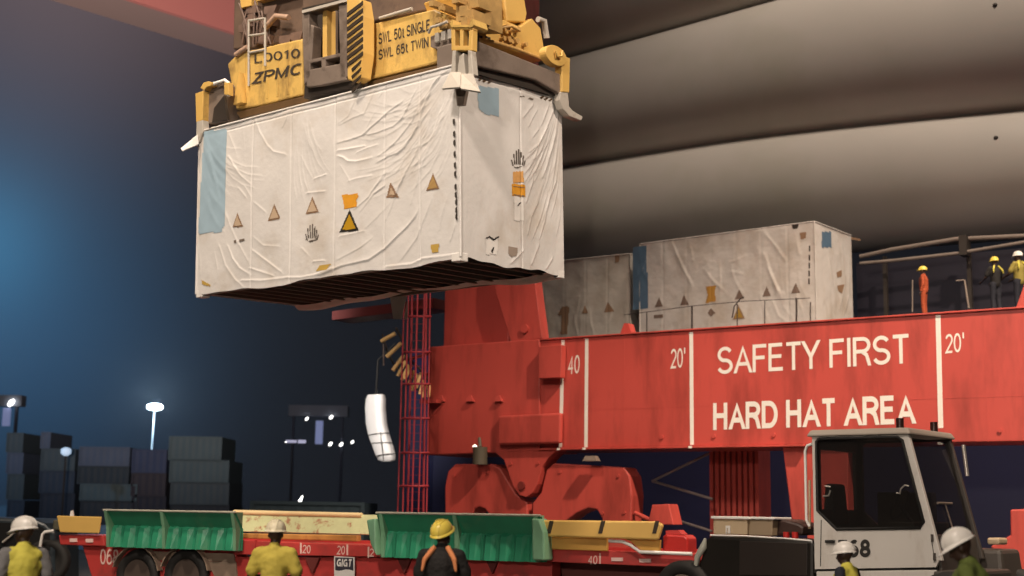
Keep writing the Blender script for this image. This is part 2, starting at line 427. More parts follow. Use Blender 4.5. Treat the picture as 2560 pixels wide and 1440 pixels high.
# ================================================================== WRAPPED CONTAINERS
import numpy as np
_cm = [[0.77516, 0.63168, -0.01004], [-0.09286, 0.09820, -0.99082], [-0.62490, 0.76898, 0.13478]]
_T = (-0.7347, -0.4007, 19.4386)
def cam2w(v): return CR * v[0] - CU * v[1] + _f * v[2]
CF = Frame(CO + cam2w(_T), axes=tuple(cam2w([_cm[r][c] for r in range(3)]).normalized() for c in range(3)))
CL, CW, CH = 6.0, 2.46, 2.90

def Z(x0, y0, s, pts): return [(x0 + u / s, y0 + v / s) for u, v in pts]
z1 = lambda *p: Z(470, 170, 4.3625, p)
z2 = lambda *p: Z(800, 160, 4.3636, p)
z3 = lambda *p: Z(470, 450, 4.235, p)
z4 = lambda *p: Z(800, 420, 3.8925, p)
z5 = lambda *p: Z(1120, 170, 5.144, p)
z6 = lambda *p: Z(1120, 430, 5.144, p)
# (points, height m, width m): creases of the tarpaulin's long side
FOLDS_L = [
 (z2((1410,60),(1340,110),(1270,180),(1200,300),(1130,400),(1085,510)), .035, .035),
 (z2((1330,100),(1250,220),(1170,400),(1110,550),(1070,680),(1000,800),(930,900),(850,970),(740,1010),(640,1070)), .04, .04),
 (z2((1060,280),(1010,370),(960,470),(890,600),(800,680),(720,710),(620,750),(520,770)), .03, .03),
 (z2((1050,500),(1010,620),(900,760),(800,880),(740,930),(650,1000)), .032, .035),
 (z2((900,410),(760,510),(640,620),(540,700),(470,770),(330,820),(200,860)), .035, .03),
 (z2((600,520),(520,670),(470,770)), .015, .03),
 (z2((200,940),(330,920),(480,890)), .045, .03), (z2((400,960),(520,910),(620,880)), .03, .025),
 (z2((200,1000),(260,1020),(300,1055),(400,1060),(560,1020)), .045, .03),
 (z2((320,1270),(420,1240),(560,1215)), .03, .025), (z2((230,1110),(320,1260)), .015, .03),
 (z2((600,270),(560,370),(480,540),(340,590),(220,660)), .022, .028), (z2((390,370),(340,480),(300,570),(210,640)), .02, .025),
 (z2((720,240),(680,310),(650,360)), .018, .025), (z2((1340,300),(1340,430),(1290,560),(1230,760),(1170,900)), -.045, .05),
 (z2((1180,960),(1110,1130),(1070,1270)), .022, .03), (z2((1090,900),(1020,1050),(930,1200),(830,1430)), .03, .035),
 (z2((900,1080),(840,1180),(700,1260)), .022, .03), (z2((740,1170),(680,1260),(570,1390)), .022, .025), (z2((710,1330),(610,1410)), .022, .025),
 (z2((1230,560),(1180,720),(1100,900)), .02, .04), (z2((1400,520),(1370,800),(1330,1100)), .02, .05),
 (z4((640,40),(540,190),(470,290),(340,400)), .03, .03), (z4((620,190),(530,250),(400,420)), .022, .03),
 (z4((860,20),(760,200),(700,380),(650,500)), .025, .035), (z4((1000,20),(960,130),(890,350)), .022, .04),
 (z4((960,420),(930,480),(850,570),(640,780),(480,890),(220,950),(0,1040)), .045, .035),
 (z4((1100,300),(1000,550),(950,680),(860,800),(800,880)), .028, .04), (z4((500,690),(400,770),(180,890)), .022, .03),
 (z4((1240,300),(1180,480),(1160,600)), .02, .035), (z4((640,960),(900,930),(1000,880),(1300,840)), .045, .03), (z4((1320,560),(1270,700)), .022, .03),
 (z4((200,660),(300,640),(430,610)), .03, .025), (z4((680,350),(560,480),(430,600)), .016, .04),
 (z1((740,570),(790,700),(870,840),(940,910),(1070,940)), .032, .032), (z1((450,960),(500,1050),(580,1170),(690,1260)), .028, .03),
 (z1((190,680),(240,950),(290,1150),(350,1430)), .03, .05), (z1((1270,620),(1320,820),(1400,960)), .014, .04),
 (z1((1110,470),(1080,560),(1040,640)), .025, .03), (z1((1240,960),(1300,1100),(1350,1190)), .018, .03), (z1((1380,1200),(1500,1160)), .03, .022),
 (z1((1300,1360),(1480,1340)), .03, .022), (z1((560,1310),(640,1400)), .02, .03), (z1((440,700),(520,900)), .014, .05), (z1((600,600),(620,900)), .01, .05),
 (z3((390,310),(450,480),(520,640),(640,850)), .022, .04), (z3((430,700),(480,830),(550,930),(650,990)), .035, .035), (z3((690,740),(800,830),(920,920),(990,970)), .035, .03),
 (z3((660,930),(780,970),(900,1010)), .035, .025), (z3((570,1060),(800,1060),(1050,1030),(1200,1030),(1350,1000),(1530,930)), .04, .03),
 (z3((340,700),(400,900),(500,1050),(590,1130)), .03, .035), (z3((110,610),(130,800),(140,1000)), .02, .04), (z3((290,770),(320,950),(290,1090)), .022, .04),
 (z3((700,600),(800,690),(960,700)), .018, .03), (z3((720,240),(820,330)), .02, .03), (z3((1330,860),(1450,850)), .03, .02), (z3((1210,720),(1270,780)), .02, .025), (z3((620,80),(680,180)), .016, .03),
]
FOLDS_R = [
 (z5((1390,420),(1350,560),(1270,760),(1190,930)), .03, .035), (z5((1310,440),(1260,580),(1200,730)), .028, .03), (z5((1090,480),(970,630)), .02, .025),
 (z5((1150,540),(1090,640),(1040,750)), .018, .025), (z5((1160,790),(1100,880)), .018, .025), (z5((1270,760),(1200,900),(1160,1010),(1120,1150),(1030,1300)), .022, .035),
 (z5((1380,860),(1310,1130),(1230,1400)), .025, .035), (z5((1140,1000),(1050,1080)), .02, .025), (z5((1220,1100),(1130,1330)), .02, .03),
 (z6((1400,100),(1310,350),(1240,650),(1180,850)), .025, .035), (z6((1160,400),(1080,560),(1020,800)), .024, .03), (z6((1280,300),(1190,600),(1090,850)), .02, .03),
 (z6((1170,940),(1080,1180)), .025, .03), (z6((1340,1120),(1270,1240)), .025, .03), (z6((960,1020),(810,1170)), .03, .025), (z6((1460,280),(1440,600),(1400,800)), .018, .035),
 (z6((1100,100),(1010,380)), .018, .03), (z5((700,210),(780,300),(880,260)), .012, .03),
]
class Sheet:
    """one side of a tarpaulin: height field over local 2d coordinates"""
    def __init__(s, folds, seams=(), soft=0.012, seed=0, top=None):
        s.segs = []; s.seams = seams; s.soft = soft; s.seed = seed; s.top = top
        for pts, amp, wd in folds:
            n = len(pts) - 1
            for i in range(n):
                a, b = pts[i], pts[i + 1]
                ta = 0.35 + 0.65 * min(1, i * 1.4 / max(1, n)) if n > 1 else 0.8
                tb = 0.35 + 0.65 * min(1, (n - i - 1) * 1.4 / max(1, n)) if n > 1 else 0.8
                s.segs.append((a, b, amp * min(1, ta + .3), amp * min(1, tb + .3), wd, id(pts)))
    def h(s, A, B):
        A = np.asarray(A, float); B = np.asarray(B, float)
        out_ = np.zeros_like(A)
        groups = {}
        for a, b, h0, h1, wd, key in s.segs:
            dx, dy = b[0] - a[0], b[1] - a[1]; l2 = dx * dx + dy * dy + 1e-9
            t = ((A - a[0]) * dx + (B - a[1]) * dy) / l2
            tc = np.clip(t, 0, 1)
            ox, oy = A - a[0] - tc * dx, B - a[1] - tc * dy
            d2 = ox * ox + oy * oy
            sgn = np.sign(dx * (B - a[1]) - dy * (A - a[0]))
            hh = h0 + (h1 - h0) * tc
            d = np.sqrt(d2) / wd
            # a sharp crest with a shallow trough on one side
            up = sgn > 0                                  # steep on one flank, a long slope on the other
            v = hh * np.where(up, np.exp(-d * 1.7) * 1.25 - 0.25 * np.exp(-d * .45), np.exp(-d * .55))
            if key in groups:
                gcur = groups[key]; groups[key] = np.where(np.abs(v) > np.abs(gcur), v, gcur)
            else: groups[key] = v
        for v in groups.values(): out_ += v
        for x in s.seams:
            d = (A - x) / 0.016
            out_ -= 0.013 * np.exp(-d * d); d = (A - x) / .28; out_ += .012 * np.exp(-d * d)
        if s.top is not None:
            d = (B - s.top + .11) / .012; out_ -= .012 * np.exp(-d * d)
        for k, (fx, fy, am) in enumerate(((1.3, 0.9, 1.0), (3.1, 1.7, .5), (5.3, 4.1, .28), (9.7, 3.3, .16))):
            ph = s.seed * 1.7 + k
            out_ += s.soft * am * np.sin(A * fx + ph + 1.3 * np.sin(B * fy + ph)) * np.cos(B * fy * 1.1 - ph + .8 * np.sin(A * fx * .7))
        return out_

def face_grid(mb, sheet, u0, u1, z0, z1_, nu, nv, place, hem=None):
    U, V = np.meshgrid(np.linspace(u0, u1, nu + 1), np.linspace(z0, z1_, nv + 1))
    if hem is not None:
        k = np.clip(1 - (V - z0) / 0.25, 0, 1); V = V + k * hem(U)
    H = sheet.h(U, V)
    edge = np.minimum(np.minimum(U - u0, u1 - U) / 0.12, (z1_ - V) / 0.06)
    H = H * np.clip(edge, 0.0, 1)
    vs = [place(float(u), float(z), float(h)) for u, z, h in zip(U.ravel(), V.ravel(), H.ravel())]
    fs = [(j * (nu + 1) + i, j * (nu + 1) + i + 1, (j + 1) * (nu + 1) + i + 1, (j + 1) * (nu + 1) + i) for j in range(nv) for i in range(nu)]
    mb.add(vs, fs, True)

def inpoly(x, y, poly):
    c = False; n = len(poly)
    for i in range(n):
        (x1, y1), (x2, y2) = poly[i], poly[(i + 1) % n]
        if (y1 > y) != (y2 > y) and x < (x2 - x1) * (y - y1) / (y2 - y1) + x1: c = not c
    return c
def decal(name, m, parent, sheet, place, poly, step=0.018, lift=0.006, hole=None, clampv=None):
    """a sticker that follows the creases: poly in local 2d"""
    xs = [p[0] for p in poly]; zs = [p[1] for p in poly]
    nu = max(2, int((max(xs) - min(xs)) / step)); nv = max(2, int((max(zs) - min(zs)) / step))
    us = np.linspace(min(xs), max(xs), nu + 1); vv = np.linspace(min(zs), max(zs), nv + 1)
    U, V = np.meshgrid(us, vv); H = sheet.h(U, V) + lift
    if clampv is not None:
        H = np.where(np.minimum((U - clampv[0]), (clampv[1] - U)) < 0.12, H * np.clip(np.minimum(U - clampv[0], clampv[1] - U) / 0.12, 0, 1) + lift, H)
    idx = {}; vs = []; fs = []
    def vid(i, j):
        if (i, j) not in idx:
            idx[i, j] = len(vs); vs.append(place(float(U[j, i]), float(V[j, i]), float(H[j, i])))
        return idx[i, j]
    for j in range(nv):
        for i in range(nu):
            cx, cz = (us[i] + us[i + 1]) / 2, (vv[j] + vv[j + 1]) / 2
            if inpoly(cx, cz, poly) and not (hole and inpoly(cx, cz, hole)):
                fs.append([vid(i, j), vid(i + 1, j), vid(i + 1, j + 1), vid(i, j + 1)])
    if not fs: return None
    mb = MB(); mb.add(vs, fs, True)
    return mb.build(name, m, parent, fix=False)
def shrink(poly, k):
    cx = sum(p[0] for p in poly) / len(poly); cz = sum(p[1] for p in poly) / len(poly)
    return [(cx + (p[0] - cx) * k, cz + (p[1] - cz) * k) for p in poly]

def frame_body(parent, L, W_, H, m_under=mat('brown_underside', (0.10, 0.075, 0.055), .7, var=.3, vscale=2)):
    b = MB(); b.box((-L + .05, .05, .16), (-.05, W_ - .05, .19))
    for i in range(17):
        x = -L + .25 + (L - .5) * i / 16
        b.box((x - .03, .06, .04), (x + .03, W_ - .06, .16))
    b.build('floor', m_under, parent)
    r = MB()
    r.box((-L + .01, .02, .02), (-.01, .09, .17)); r.box((-L + .01, W_ - .09, .02), (-.01, W_ - .02, .17))
    r.build('bottom_rail', GREY, parent)
    for x in (-L, -.17):
        for y in (-.006, W_ - .16):
            c = MB(); c.box((x - .004, y, -.012), (x + .174, y + .166, .115))
            c.build('corner_casting', PAPER, parent, bevel=.012)
def tarp(parent, L, W_, H, m, SL, SR, nu=300, nv=150, hem=None, hemr=None, bottom=0.05):
    mb = MB()
    face_grid(mb, SL, -L, 0, bottom, H, nu, nv, lambda u, z, h: Vector((u, -h, z)), hem)
    face_grid(mb, SR, 0, W_, bottom, H, nu // 2, nv, lambda u, z, h: Vector((h, u, z)), hemr)
    mb.grid(lambda a, b: Vector((-L * a, W_ - 0.0, bottom + (H - bottom) * b)) + Vector((0, .015 * math.sin(a * 40), 0)), 60, 8)
    mb.grid(lambda a, b: Vector((-L - .0, W_ * (1 - a), bottom + (H - bottom) * b)) + Vector((-.012 * math.sin(a * 17) * (1 - abs(2*a-1)), 0, 0)), 30, 8)
    mb.add([(-L, 0, H), (0, 0, H), (0, W_, H), (-L, W_, H)], [(0, 1, 2, 3)])
    # thickened top hem
    for a, b in (((-L, 0, H - .008), (0, 0, H - .008)), ((0, 0, H - .008), (0, W_, H - .008)), ((-L, W_, H - .008), (0, W_, H - .008)), ((-L, 0, H - .008), (-L, W_, H - .008)), ((0, 0, bottom), (0, 0, H)), ((-L, 0, bottom), (-L, 0, H))):
        mb.tube([Vector(a).lerp(Vector(b), t / 12) for t in range(13)], .022, 6)
    return mb.build('tarpaulin', m, parent, fix=False)

# ------------------------------------------------------------------ the container in the air
hc = thing('wrapped_container', 'large white tarpaulin-wrapped container hanging in the air under the yellow spreader', 'container', CF)
def L2(px, py): p = CF.px(px, py, 0, 1); return (p.x, p.z)
def R2(px, py): p = CF.px(px, py, 0, 0); return (p.y, p.z)
seams = [L2(x, y)[0] for x, y in ((633, 400), (729, 400), (838, 380), (963, 400), (1052, 420))]
_rf = random.Random(21)
def fan(cx, cz, a0, a1, n, l0, l1, amp, wd, bend, r0=.25):
    o_ = []
    for k in range(n):
        a = a0 + (a1 - a0) * (k + _rf.uniform(.1, .9)) / n; ln = _rf.uniform(l0, l1); st = r0 + _rf.random() * .9 * (l1 - l0)
        pts = []
        for t in (0, .25, .5, .75, 1):
            aa = R(a + bend * t * t); pts.append((cx + math.cos(aa) * (st + ln * t), cz + math.sin(aa) * (st + ln * t)))
        if all(-CL + .05 < p[0] < CW - .05 and .1 < p[1] < CH - .1 for p in pts): o_.append((pts, amp * _rf.uniform(.5, 1.2), wd * _rf.uniform(.7, 1.4)))
    return o_
FAN_L = fan(-.02, CH + .1, 268, 205, 46, .5, 1.5, .0055, .018, -16) + fan(-CL, CH + .1, 272, 325, 22, .5, 1.3, .0055, .020, 10) + fan(-CL * .55, CH + .2, 285, 250, 14, .5, 1.2, .005, .018, 8)
FAN_R = [f for f in fan(CW - .02, CH + .1, 272, 238, 24, .5, 1.5, .007, .016, -6) if min(p[0] for p in f[0]) > 1.25]
SHL = Sheet([([L2(*p) for p in pts], a * .36, w * .55) for pts, a, w in FOLDS_L] + FAN_L, seams, 0.012, 1, CH)
SHR = Sheet([([R2(*p) for p in pts], a * .42, w * .5) for pts, a, w in FOLDS_R] + FAN_R, [R2(1300, 300)[0]], 0.012, 3, CH)
hemL = lambda U: 0.022 * np.sin(U * 2.1 + .6) - 0.012 * np.sin(U * 4.3) + 0.006 * np.sin(U * 9) - 0.03
hemR = lambda U: 0.02 * np.sin(U * 4.1 + .6) + 0.012 * np.sin(U * 11) - 0.02
tp = tarp(hc, CL, CW, CH, TARP, SHL, SHR, 480, 240, hemL, hemR)
frame_body(hc, CL, CW, CH)
# wrapping folded in under the floor, sagging on the far side
f_ = MB()
f_.grid(lambda a, b: Vector((-CL + .05 + (CL - .1) * a, CW - .02 - .30 * b + .05 * math.sin(a * 9), .05 - .09 * math.sin(math.pi * min(1, b * 1.1)) * (.55 + .45 * math.sin(a * 7 + 1)) - .02 * math.sin(a * 23))), 70, 8)
f_.grid(lambda a, b: Vector((-CL + .05 + (CL - .1) * a, .02 + .16 * b, .03 + .02 * math.sin(a * 31) * b + .1 * b)), 70, 4)
f_.build('folded_hem', TARPD, hc, fix=False)
fl = MB()
p0, p1 = CF.px(978, 750, CW, 1), CF.px(1022, 748, CW, 1); p2, p3 = CF.px(1004, 798, CW, 1), CF.px(984, 798, CW, 1); p4 = CF.px(1019, 797, CW, 1)
fl.add([p0 + Vector((0, -.02, .05)), p1 + Vector((0, -.05, .05)), p2 + Vector((0, .0, 0)), p3], [(0, 1, 2, 3)])
fl.add([p1 + Vector((0, -.02, -.02)), p4, p2 + Vector((0.02, .04, 0))], [(0, 1, 2)])
fl.build('loose_flap', TARPD, hc, solid=.01)
PL = lambda u, z, h: Vector((u, -h, z)); PR = lambda u, z, h: Vector((h, u, z))
cl, cr = (-CL, 0), (0, CW)
def warn(pts, mo, mi, k=.62):
    poly = [L2(*p) for p in pts]
    a = decal('warning_sticker', mo, hc, SHL, PL, poly, .014, .006)
    return decal('sticker_face', mi, a, SHL, PL, shrink(poly, k), .014, .010)
warn([(595, 532), (583, 569), (609, 566)], BROWN, TAN, .72)
warn([(687, 510), (671, 553), (702, 546)], BROWN, TAN, .72)
warn([(780, 492), (764, 535), (796, 530)], BROWN, TAN, .72)
warn([(978, 456), (968, 494), (999, 494)], BROWN, TAN, .5)
warn([(1085, 433), (1068, 478), (1100, 472)], BROWN, mat('dull_yellow_sticker', (0.45, 0.28, 0.10), .5), .75)
warn([(875, 524), (850, 582), (898, 576)], BLACKP, mat('deep_yellow_sticker', (0.50, 0.28, 0.012), .5, var=.1), .70)
decal('orange_label', ORANGE, hc, SHL, PL, [L2(*p) for p in [(856, 488), (895, 484), (897, 490), (892, 500), (893, 517), (862, 522), (860, 505)]], .016)
for q in ([(1078, 612), (1098, 610), (1095, 630), (1080, 632)], [(800, 664), (829, 660), (818, 674), (792, 678)], [(505, 700), (528, 712), (528, 716), (508, 712)]):
    decal('small_yellow_sticker', mat('dull_yellow_tape', (0.55, 0.36, 0.08), .5), hc, SHL, PL, [L2(*p) for p in q], .016)
# blue film in the left corner of the long side
decal('blue_print', BLUEP, hc, SHL, PL, [L2(*p) for p in [(512, 330), (566, 321), (563, 560), (555, 580), (497, 584), (507, 400)]], .03, .005, clampv=cl)
decal('blue_print', BLUEP, hc, SHR, PR, [R2(*p) for p in [(1194, 214), (1246, 222), (1247, 291), (1212, 285), (1196, 270)]], .02, .005, clampv=cr)
HANDP = mat('faded_black_print', (0.11, 0.09, 0.075), .7)
def hand(side, cx, cy, s, down=False):
    """printed open hand: palm outline and fingers"""
    F2 = L2 if side == 'L' else R2; sh = SHL if side == 'L' else SHR; pl = PL if side == 'L' else PR
    first = None
    for k, (dx, t, b) in enumerate(((-16, 2, 16), (-11, -12, 12), (-5, -20, 12), (1, -23, 12), (7, -17, 12), (12, -8, 14), (16, 4, 16))):
        q = [(cx + dx * s, cy + t * s), (cx + dx * s + 2.6 * s, cy + t * s), (cx + dx * .8 * s + 2.6 * s, cy + b * s), (cx + dx * .8 * s, cy + b * s)]
        o = decal('printed_hand', HANDP, hc, sh, pl, [F2(*p) for p in q], .012, .006)
    for q in ([(cx - 16 * s, cy + 16 * s), (cx - 4 * s, cy + 19 * s), (cx + 14 * s, cy + 16 * s), (cx - 2 * s, cy + 22 * s)],):
        decal('printed_hand', HANDP, hc, sh, pl, [F2(*p) for p in q], .012, .006)
hand('L', 779, 583, 1.0); hand('R', 1293, 398, 1.05)
decal('orange_label', mat('pale_orange_sticker', (0.68, 0.36, 0.12), .5, var=.3, vscale=20), hc, SHR, PR, [R2(*p) for p in [(1281, 430), (1306, 428), (1308, 456), (1281, 457)]], .014)
decal('orange_label', ORANGE, hc, SHR, PR, [R2(*p) for p in [(1278, 459), (1311, 463), (1312, 492), (1279, 489)]], .014)
for yy in (465, 486):
    decal('label_print', BROWN, hc, SHR, PR, [R2(*p) for p in [(1281, yy), (1310, yy + 3), (1310, yy + 5), (1281, yy + 2)]], .008, .010)
decal('paper_sheet', PAPER, hc, SHR, PR, [R2(*p) for p in [(1283, 492), (1307, 496), (1307, 553), (1284, 551)]], .02)
decal('label_print', BLACKP, hc, SHR, PR, [R2(*p) for p in [(1290, 514), (1299, 505), (1300, 508), (1292, 516)]], .008, .012)
decal('paper_sheet', PAPER, hc, SHR, PR, [R2(*p) for p in [(1214, 597), (1243, 593), (1242, 636), (1214, 636)]], .02)
for q in ([(1213, 594), (1222, 590), (1232, 597), (1245, 590), (1246, 593), (1232, 602), (1222, 594), (1214, 598)], [(1226, 628), (1231, 618), (1234, 619), (1229, 633)]):
    decal('label_print', BLACKP, hc, SHR, PR, [R2(*p) for p in q], .008, .012)
decal('grey_sticker', mat('grey_sticker', (0.34, 0.27, 0.22), .6), hc, SHR, PR, [R2(*p) for p in [(1269, 616), (1291, 620), (1290, 640), (1276, 642), (1270, 636)]], .016)
# black and yellow edge marks and printed lines
for q in ([(1194, 199), (1200, 195), (1204, 199), (1198, 203)], [(1205, 202), (1211, 198), (1215, 202), (1209, 207)], [(1217, 206), (1223, 203), (1226, 206), (1221, 210)],
          [(1350, 244), (1356, 239), (1360, 241), (1354, 248)], [(1360, 248), (1366, 243), (1370, 245), (1364, 252)], [(1371, 251), (1377, 246), (1380, 248), (1375, 254)]):
    decal('edge_mark', mat('dark_amber_mark', (0.09, 0.05, 0.02), .6), hc, SHR, PR, [R2(*p) for p in q], .008, .008, clampv=cr)
for q in ([(524, 321), (530, 318), (530, 323), (525, 325)], [(538, 318), (544, 314), (546, 318), (540, 322)], [(547, 317), (553, 312), (555, 315), (549, 320)]):
    decal('edge_mark', mat('dark_amber_mark', (0.09, 0.05, 0.02), .6), hc, SHL, PL, [L2(*p) for p in q], .008, .008, clampv=cl)
for q in ([(586, 602), (592, 600), (592, 606), (586, 608)], [(599, 599), (613, 597), (613, 601), (599, 604)]):
    decal('label_print', mat('smudged_print', (0.18, 0.14, 0.11), .7), hc, SHL, PL, [L2(*p) for p in q], .010, .008)
for q in ([(1299, 240), (1309, 241), (1309, 243), (1299, 242)], [(1320, 244), (1333, 247), (1333, 250), (1320, 247)]):
    decal('label_print', mat('smudged_print', (0.18, 0.14, 0.11), .7), hc, SHR, PR, [R2(*p) for p in q], .010, .008)
# laced seam beside the near corner: short dark gaps
for y0 in (300, 330, 352, 380, 408, 430, 462, 482, 500, 520, 536):
    x = 1136 + (y0 - 300) * .020
    decal('laced_seam', DARK, hc, SHL, PL, [L2(*p) for p in [(x, y0), (x + 4, y0 - 2), (x + 4.5, y0 + 13), (x + 1, y0 + 15)]], .010, .012, clampv=cl)
# ------------------------------------------------------------------ the two wrapped containers on deck
def rnd_folds(L, H, seed, n):
    r_ = random.Random(seed); out_ = []
    for _ in range(n):
        x = -L * r_.random(); z = H * (.35 + .6 * r_.random()); dx = r_.uniform(-.5, .5); l = r_.uniform(.4, 1.6)
        pts = [(x + dx * t * t * l, z - l * t) for t in (0, .33, .66, 1)]
        out_.append((pts, r_.uniform(.008, .02), r_.uniform(.02, .035)))
    return out_
DY = 1.9
def deck_container(label, corner, L, W_, H, m, yaw, foldpx, seed, n):
    F = Frame(corner, yaw)
    t = thing('wrapped_container', label, 'container', F, 'wrapped containers on the ship deck')
    l2 = lambda a, b: (lambda p: (p.x, p.z))(F.px(a, b, 0, 1)); r2 = lambda a, b: (lambda p: (p.y, p.z))(F.px(a, b, 0, 0))
    sl = Sheet([([l2(*p) for p in pts], a * .85, w * .6) for pts, a, w in foldpx] + rnd_folds(L, H, seed, n), [-L * k / 7 for k in range(1, 7)], .014, seed)
    sr = Sheet(rnd_folds(W_, H, seed + 5, 0) + [([(W_ * .75, H * .9), (W_ * .8, H * .5), (W_ * .62, H * .25)], .016, .03), ([(W_ * .95, H * .8), (W_ * .9, H * .4), (W_ * .7, H * .15)], .016, .03), ([(W_ * .3, H * .9), (W_ * .45, H * .5), (W_ * .7, H * .35)], .014, .03)], [], .010, seed + 2)
    tarp(t, L, W_, H, m, sl, sr, 160, 80)
    frame_body(t, L, W_, H)
    return t, F, l2, r2, sl, sr
cn = SF.px(2036, 553, DY)                                  # near top corner
H2 = 3.35
corner = SF.o + SF.ax[0] * cn.x + SF.ax[1] * DY + Vector((0, 0, cn.z - H2))
DECKZ = corner.z
zd = lambda *p: Z(1340, 540, 3.0476, p)
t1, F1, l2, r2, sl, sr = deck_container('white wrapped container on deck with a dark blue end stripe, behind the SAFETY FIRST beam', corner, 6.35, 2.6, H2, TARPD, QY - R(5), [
    (zd((1040,200),(1075,290),(1130,410),(1190,520)), .035, .05), (zd((1750,130),(1830,230),(1900,330)), .03, .04), (zd((1745,290),(1790,440),(1840,560),(1890,640)), .035, .05),
    (zd((1180,240),(1200,340)), .02, .03), (zd((1280,400),(1360,500),(1430,560)), .03, .04), (zd((1800,640),(1850,760),(1900,790)), .025, .04), (zd((1480,350),(1540,330),(1600,300)), .02, .03), (zd((1490,420),(1580,440)), .02, .03),
    (zd((1770,400),(1850,560),(1890,600)), .025, .04), (zd((720,620),(760,760)), .02, .04)], 11, 14)
p1 = lambda u, z, h: Vector((u, -h, z)); p1r = lambda u, z, h: Vector((h, u, z))
decal('blue_print', BLUED, t1, sl, p1, [l2(*p) for p in zd((745, 240), (845, 225), (855, 700), (740, 715))], .05, .006)
decal('blue_print', BLUED, t1, sr, p1r, [r2(*p) for p in zd((2180, 120), (2250, 120), (2250, 240), (2175, 240))], .05, .006)
DGREY = mat('grey_brown_sticker', (0.19, 0.13, 0.10), .6)
for tri in (((940, 620), (905, 695), (970, 690)), ((1130, 600), (1100, 680), (1165, 675)), ((1550, 560), (1515, 635), (1585, 630)), ((1758, 535), (1725, 615), (1790, 610)), ((1980, 510), (1945, 590), (2015, 585))):
    decal('warning_sticker', DGREY, t1, sl, p1, [l2(*p) for p in zd(*tri)], .02, .008)
a = decal('warning_sticker', BROWN, t1, sl, p1, [l2(*p) for p in zd((1545, 680), (1500, 790), (1592, 780))], .02, .008)
decal('sticker_face', mat('dull_gold_sticker', (0.36, 0.21, 0.03), .6), a, sl, p1, shrink([l2(*p) for p in zd((1545, 680), (1500, 790), (1592, 780))], .7), .02, .013)
decal('orange_label', mat('dull_orange_sticker', (0.46, 0.23, 0.04), .6), t1, sl, p1, [l2(*p) for p in zd((1295, 540), (1375, 530), (1365, 570), (1370, 650), (1295, 665), (1310, 600))], .025, .008)
decal('label_print', DGREY, t1, sl, p1, [l2(*p) for p in zd((1310, 740), (1335, 700), (1370, 740), (1335, 765))], .02, .008)
decal('label_print', DGREY, t1, sl, p1, [l2(*p) for p in zd((900, 755), (968, 750), (968, 775), (900, 780))], .02, .008)
decal('edge_mark', DARK, t1, sl, p1, [l2(*p) for p in zd((1950, 70), (2005, 62), (1995, 95), (1960, 98))], .02, .008)
decal('edge_mark', BROWN, t1, sl, p1, [l2(*p) for p in zd((2012, 130), (2060, 122), (2055, 170), (2020, 178))], .02, .008)
for i, y in enumerate((230, 300, 360, 420, 480)):
    decal('laced_seam', DARK, t1, sl, p1, [l2(*p) for p in zd((2080 - i, y), (2090 - i, y - 4), (2090 - i, y + 38), (2080 - i, y + 40))], .02, .01)
for q in (((2290, 430), (2330, 410), (2330, 460), (2295, 470)), ((2295, 530), (2350, 520), (2330, 590), (2300, 570)), ((2400, 160), (2470, 175), (2470, 190), (2400, 178))):
    decal('label_print', BROWN, t1, sr, p1r, [r2(*p) for p in zd(*q)], .02, .008)
# the browner one behind, its shade put into the wrap colour
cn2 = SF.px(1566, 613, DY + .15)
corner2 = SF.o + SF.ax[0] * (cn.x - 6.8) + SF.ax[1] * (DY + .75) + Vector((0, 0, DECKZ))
t2, F2, l2b, r2b, slb, srb = deck_container('dim brown wrapped container on deck, half hidden by the red crane leg', corner2, 6.0, 2.44, 3.1, TARPB, QY, [], 23, 10)
for tri in (((375, 680), (350, 745), (400, 740)), ((550, 655), (520, 735), (600, 728))):
    decal('warning_sticker', BROWN, t2, slb, p1, [l2b(*p) for p in zd(*tri)], .02, .008)
decal('rust_stain', BROWN, t2, slb, p1, [l2b(*p) for p in zd((200, 690), (255, 690), (240, 900), (190, 900), (195, 760), (165, 750))], .03, .007)
decal('edge_mark', BROWN, t2, slb, p1, [l2b(*p) for p in zd((600, 300), (640, 290), (632, 350), (605, 355))], .02, .008)
# ================================================================== QUAY CRANE
def B(px, py, off=0.0): p = BF.px(px, py, off, 1); return (p.x, p.z)
CRF = Frame(BF.o - Vector((0, 0, BZ)) , QY)               # same axes, z from the quay
def poly(pts, off=0.0): return [(lambda q: (q[0], q[1] + BZ))(B(x, y, off)) for x, y in pts]
crane = thing('quay_crane', 'red quay crane with a lettered beam, equalizer bogies, leg and caged ladder', 'crane', CRF)
HB = B(1404, 848)[1]                                       # height of the beam
x_l = B(1350, 990)[0]; x_r = B(3300, 950)[0]
m = MB(); m.box((x_l, 0, BZ + .05), (x_r, 1.7, BZ + HB))
beam = m.build('sill_beam', RED, crane, bevel=.02)
m = MB(); m.box((x_l, -.10, BZ), (B(2015, 1110)[0], 1.8, BZ + .048)); m.box((x_l - .02, -.05, BZ + HB + .002), (x_r, 1.75, BZ + HB + .045))
fl_ = m.build('flange', RED, beam, bevel=.01)
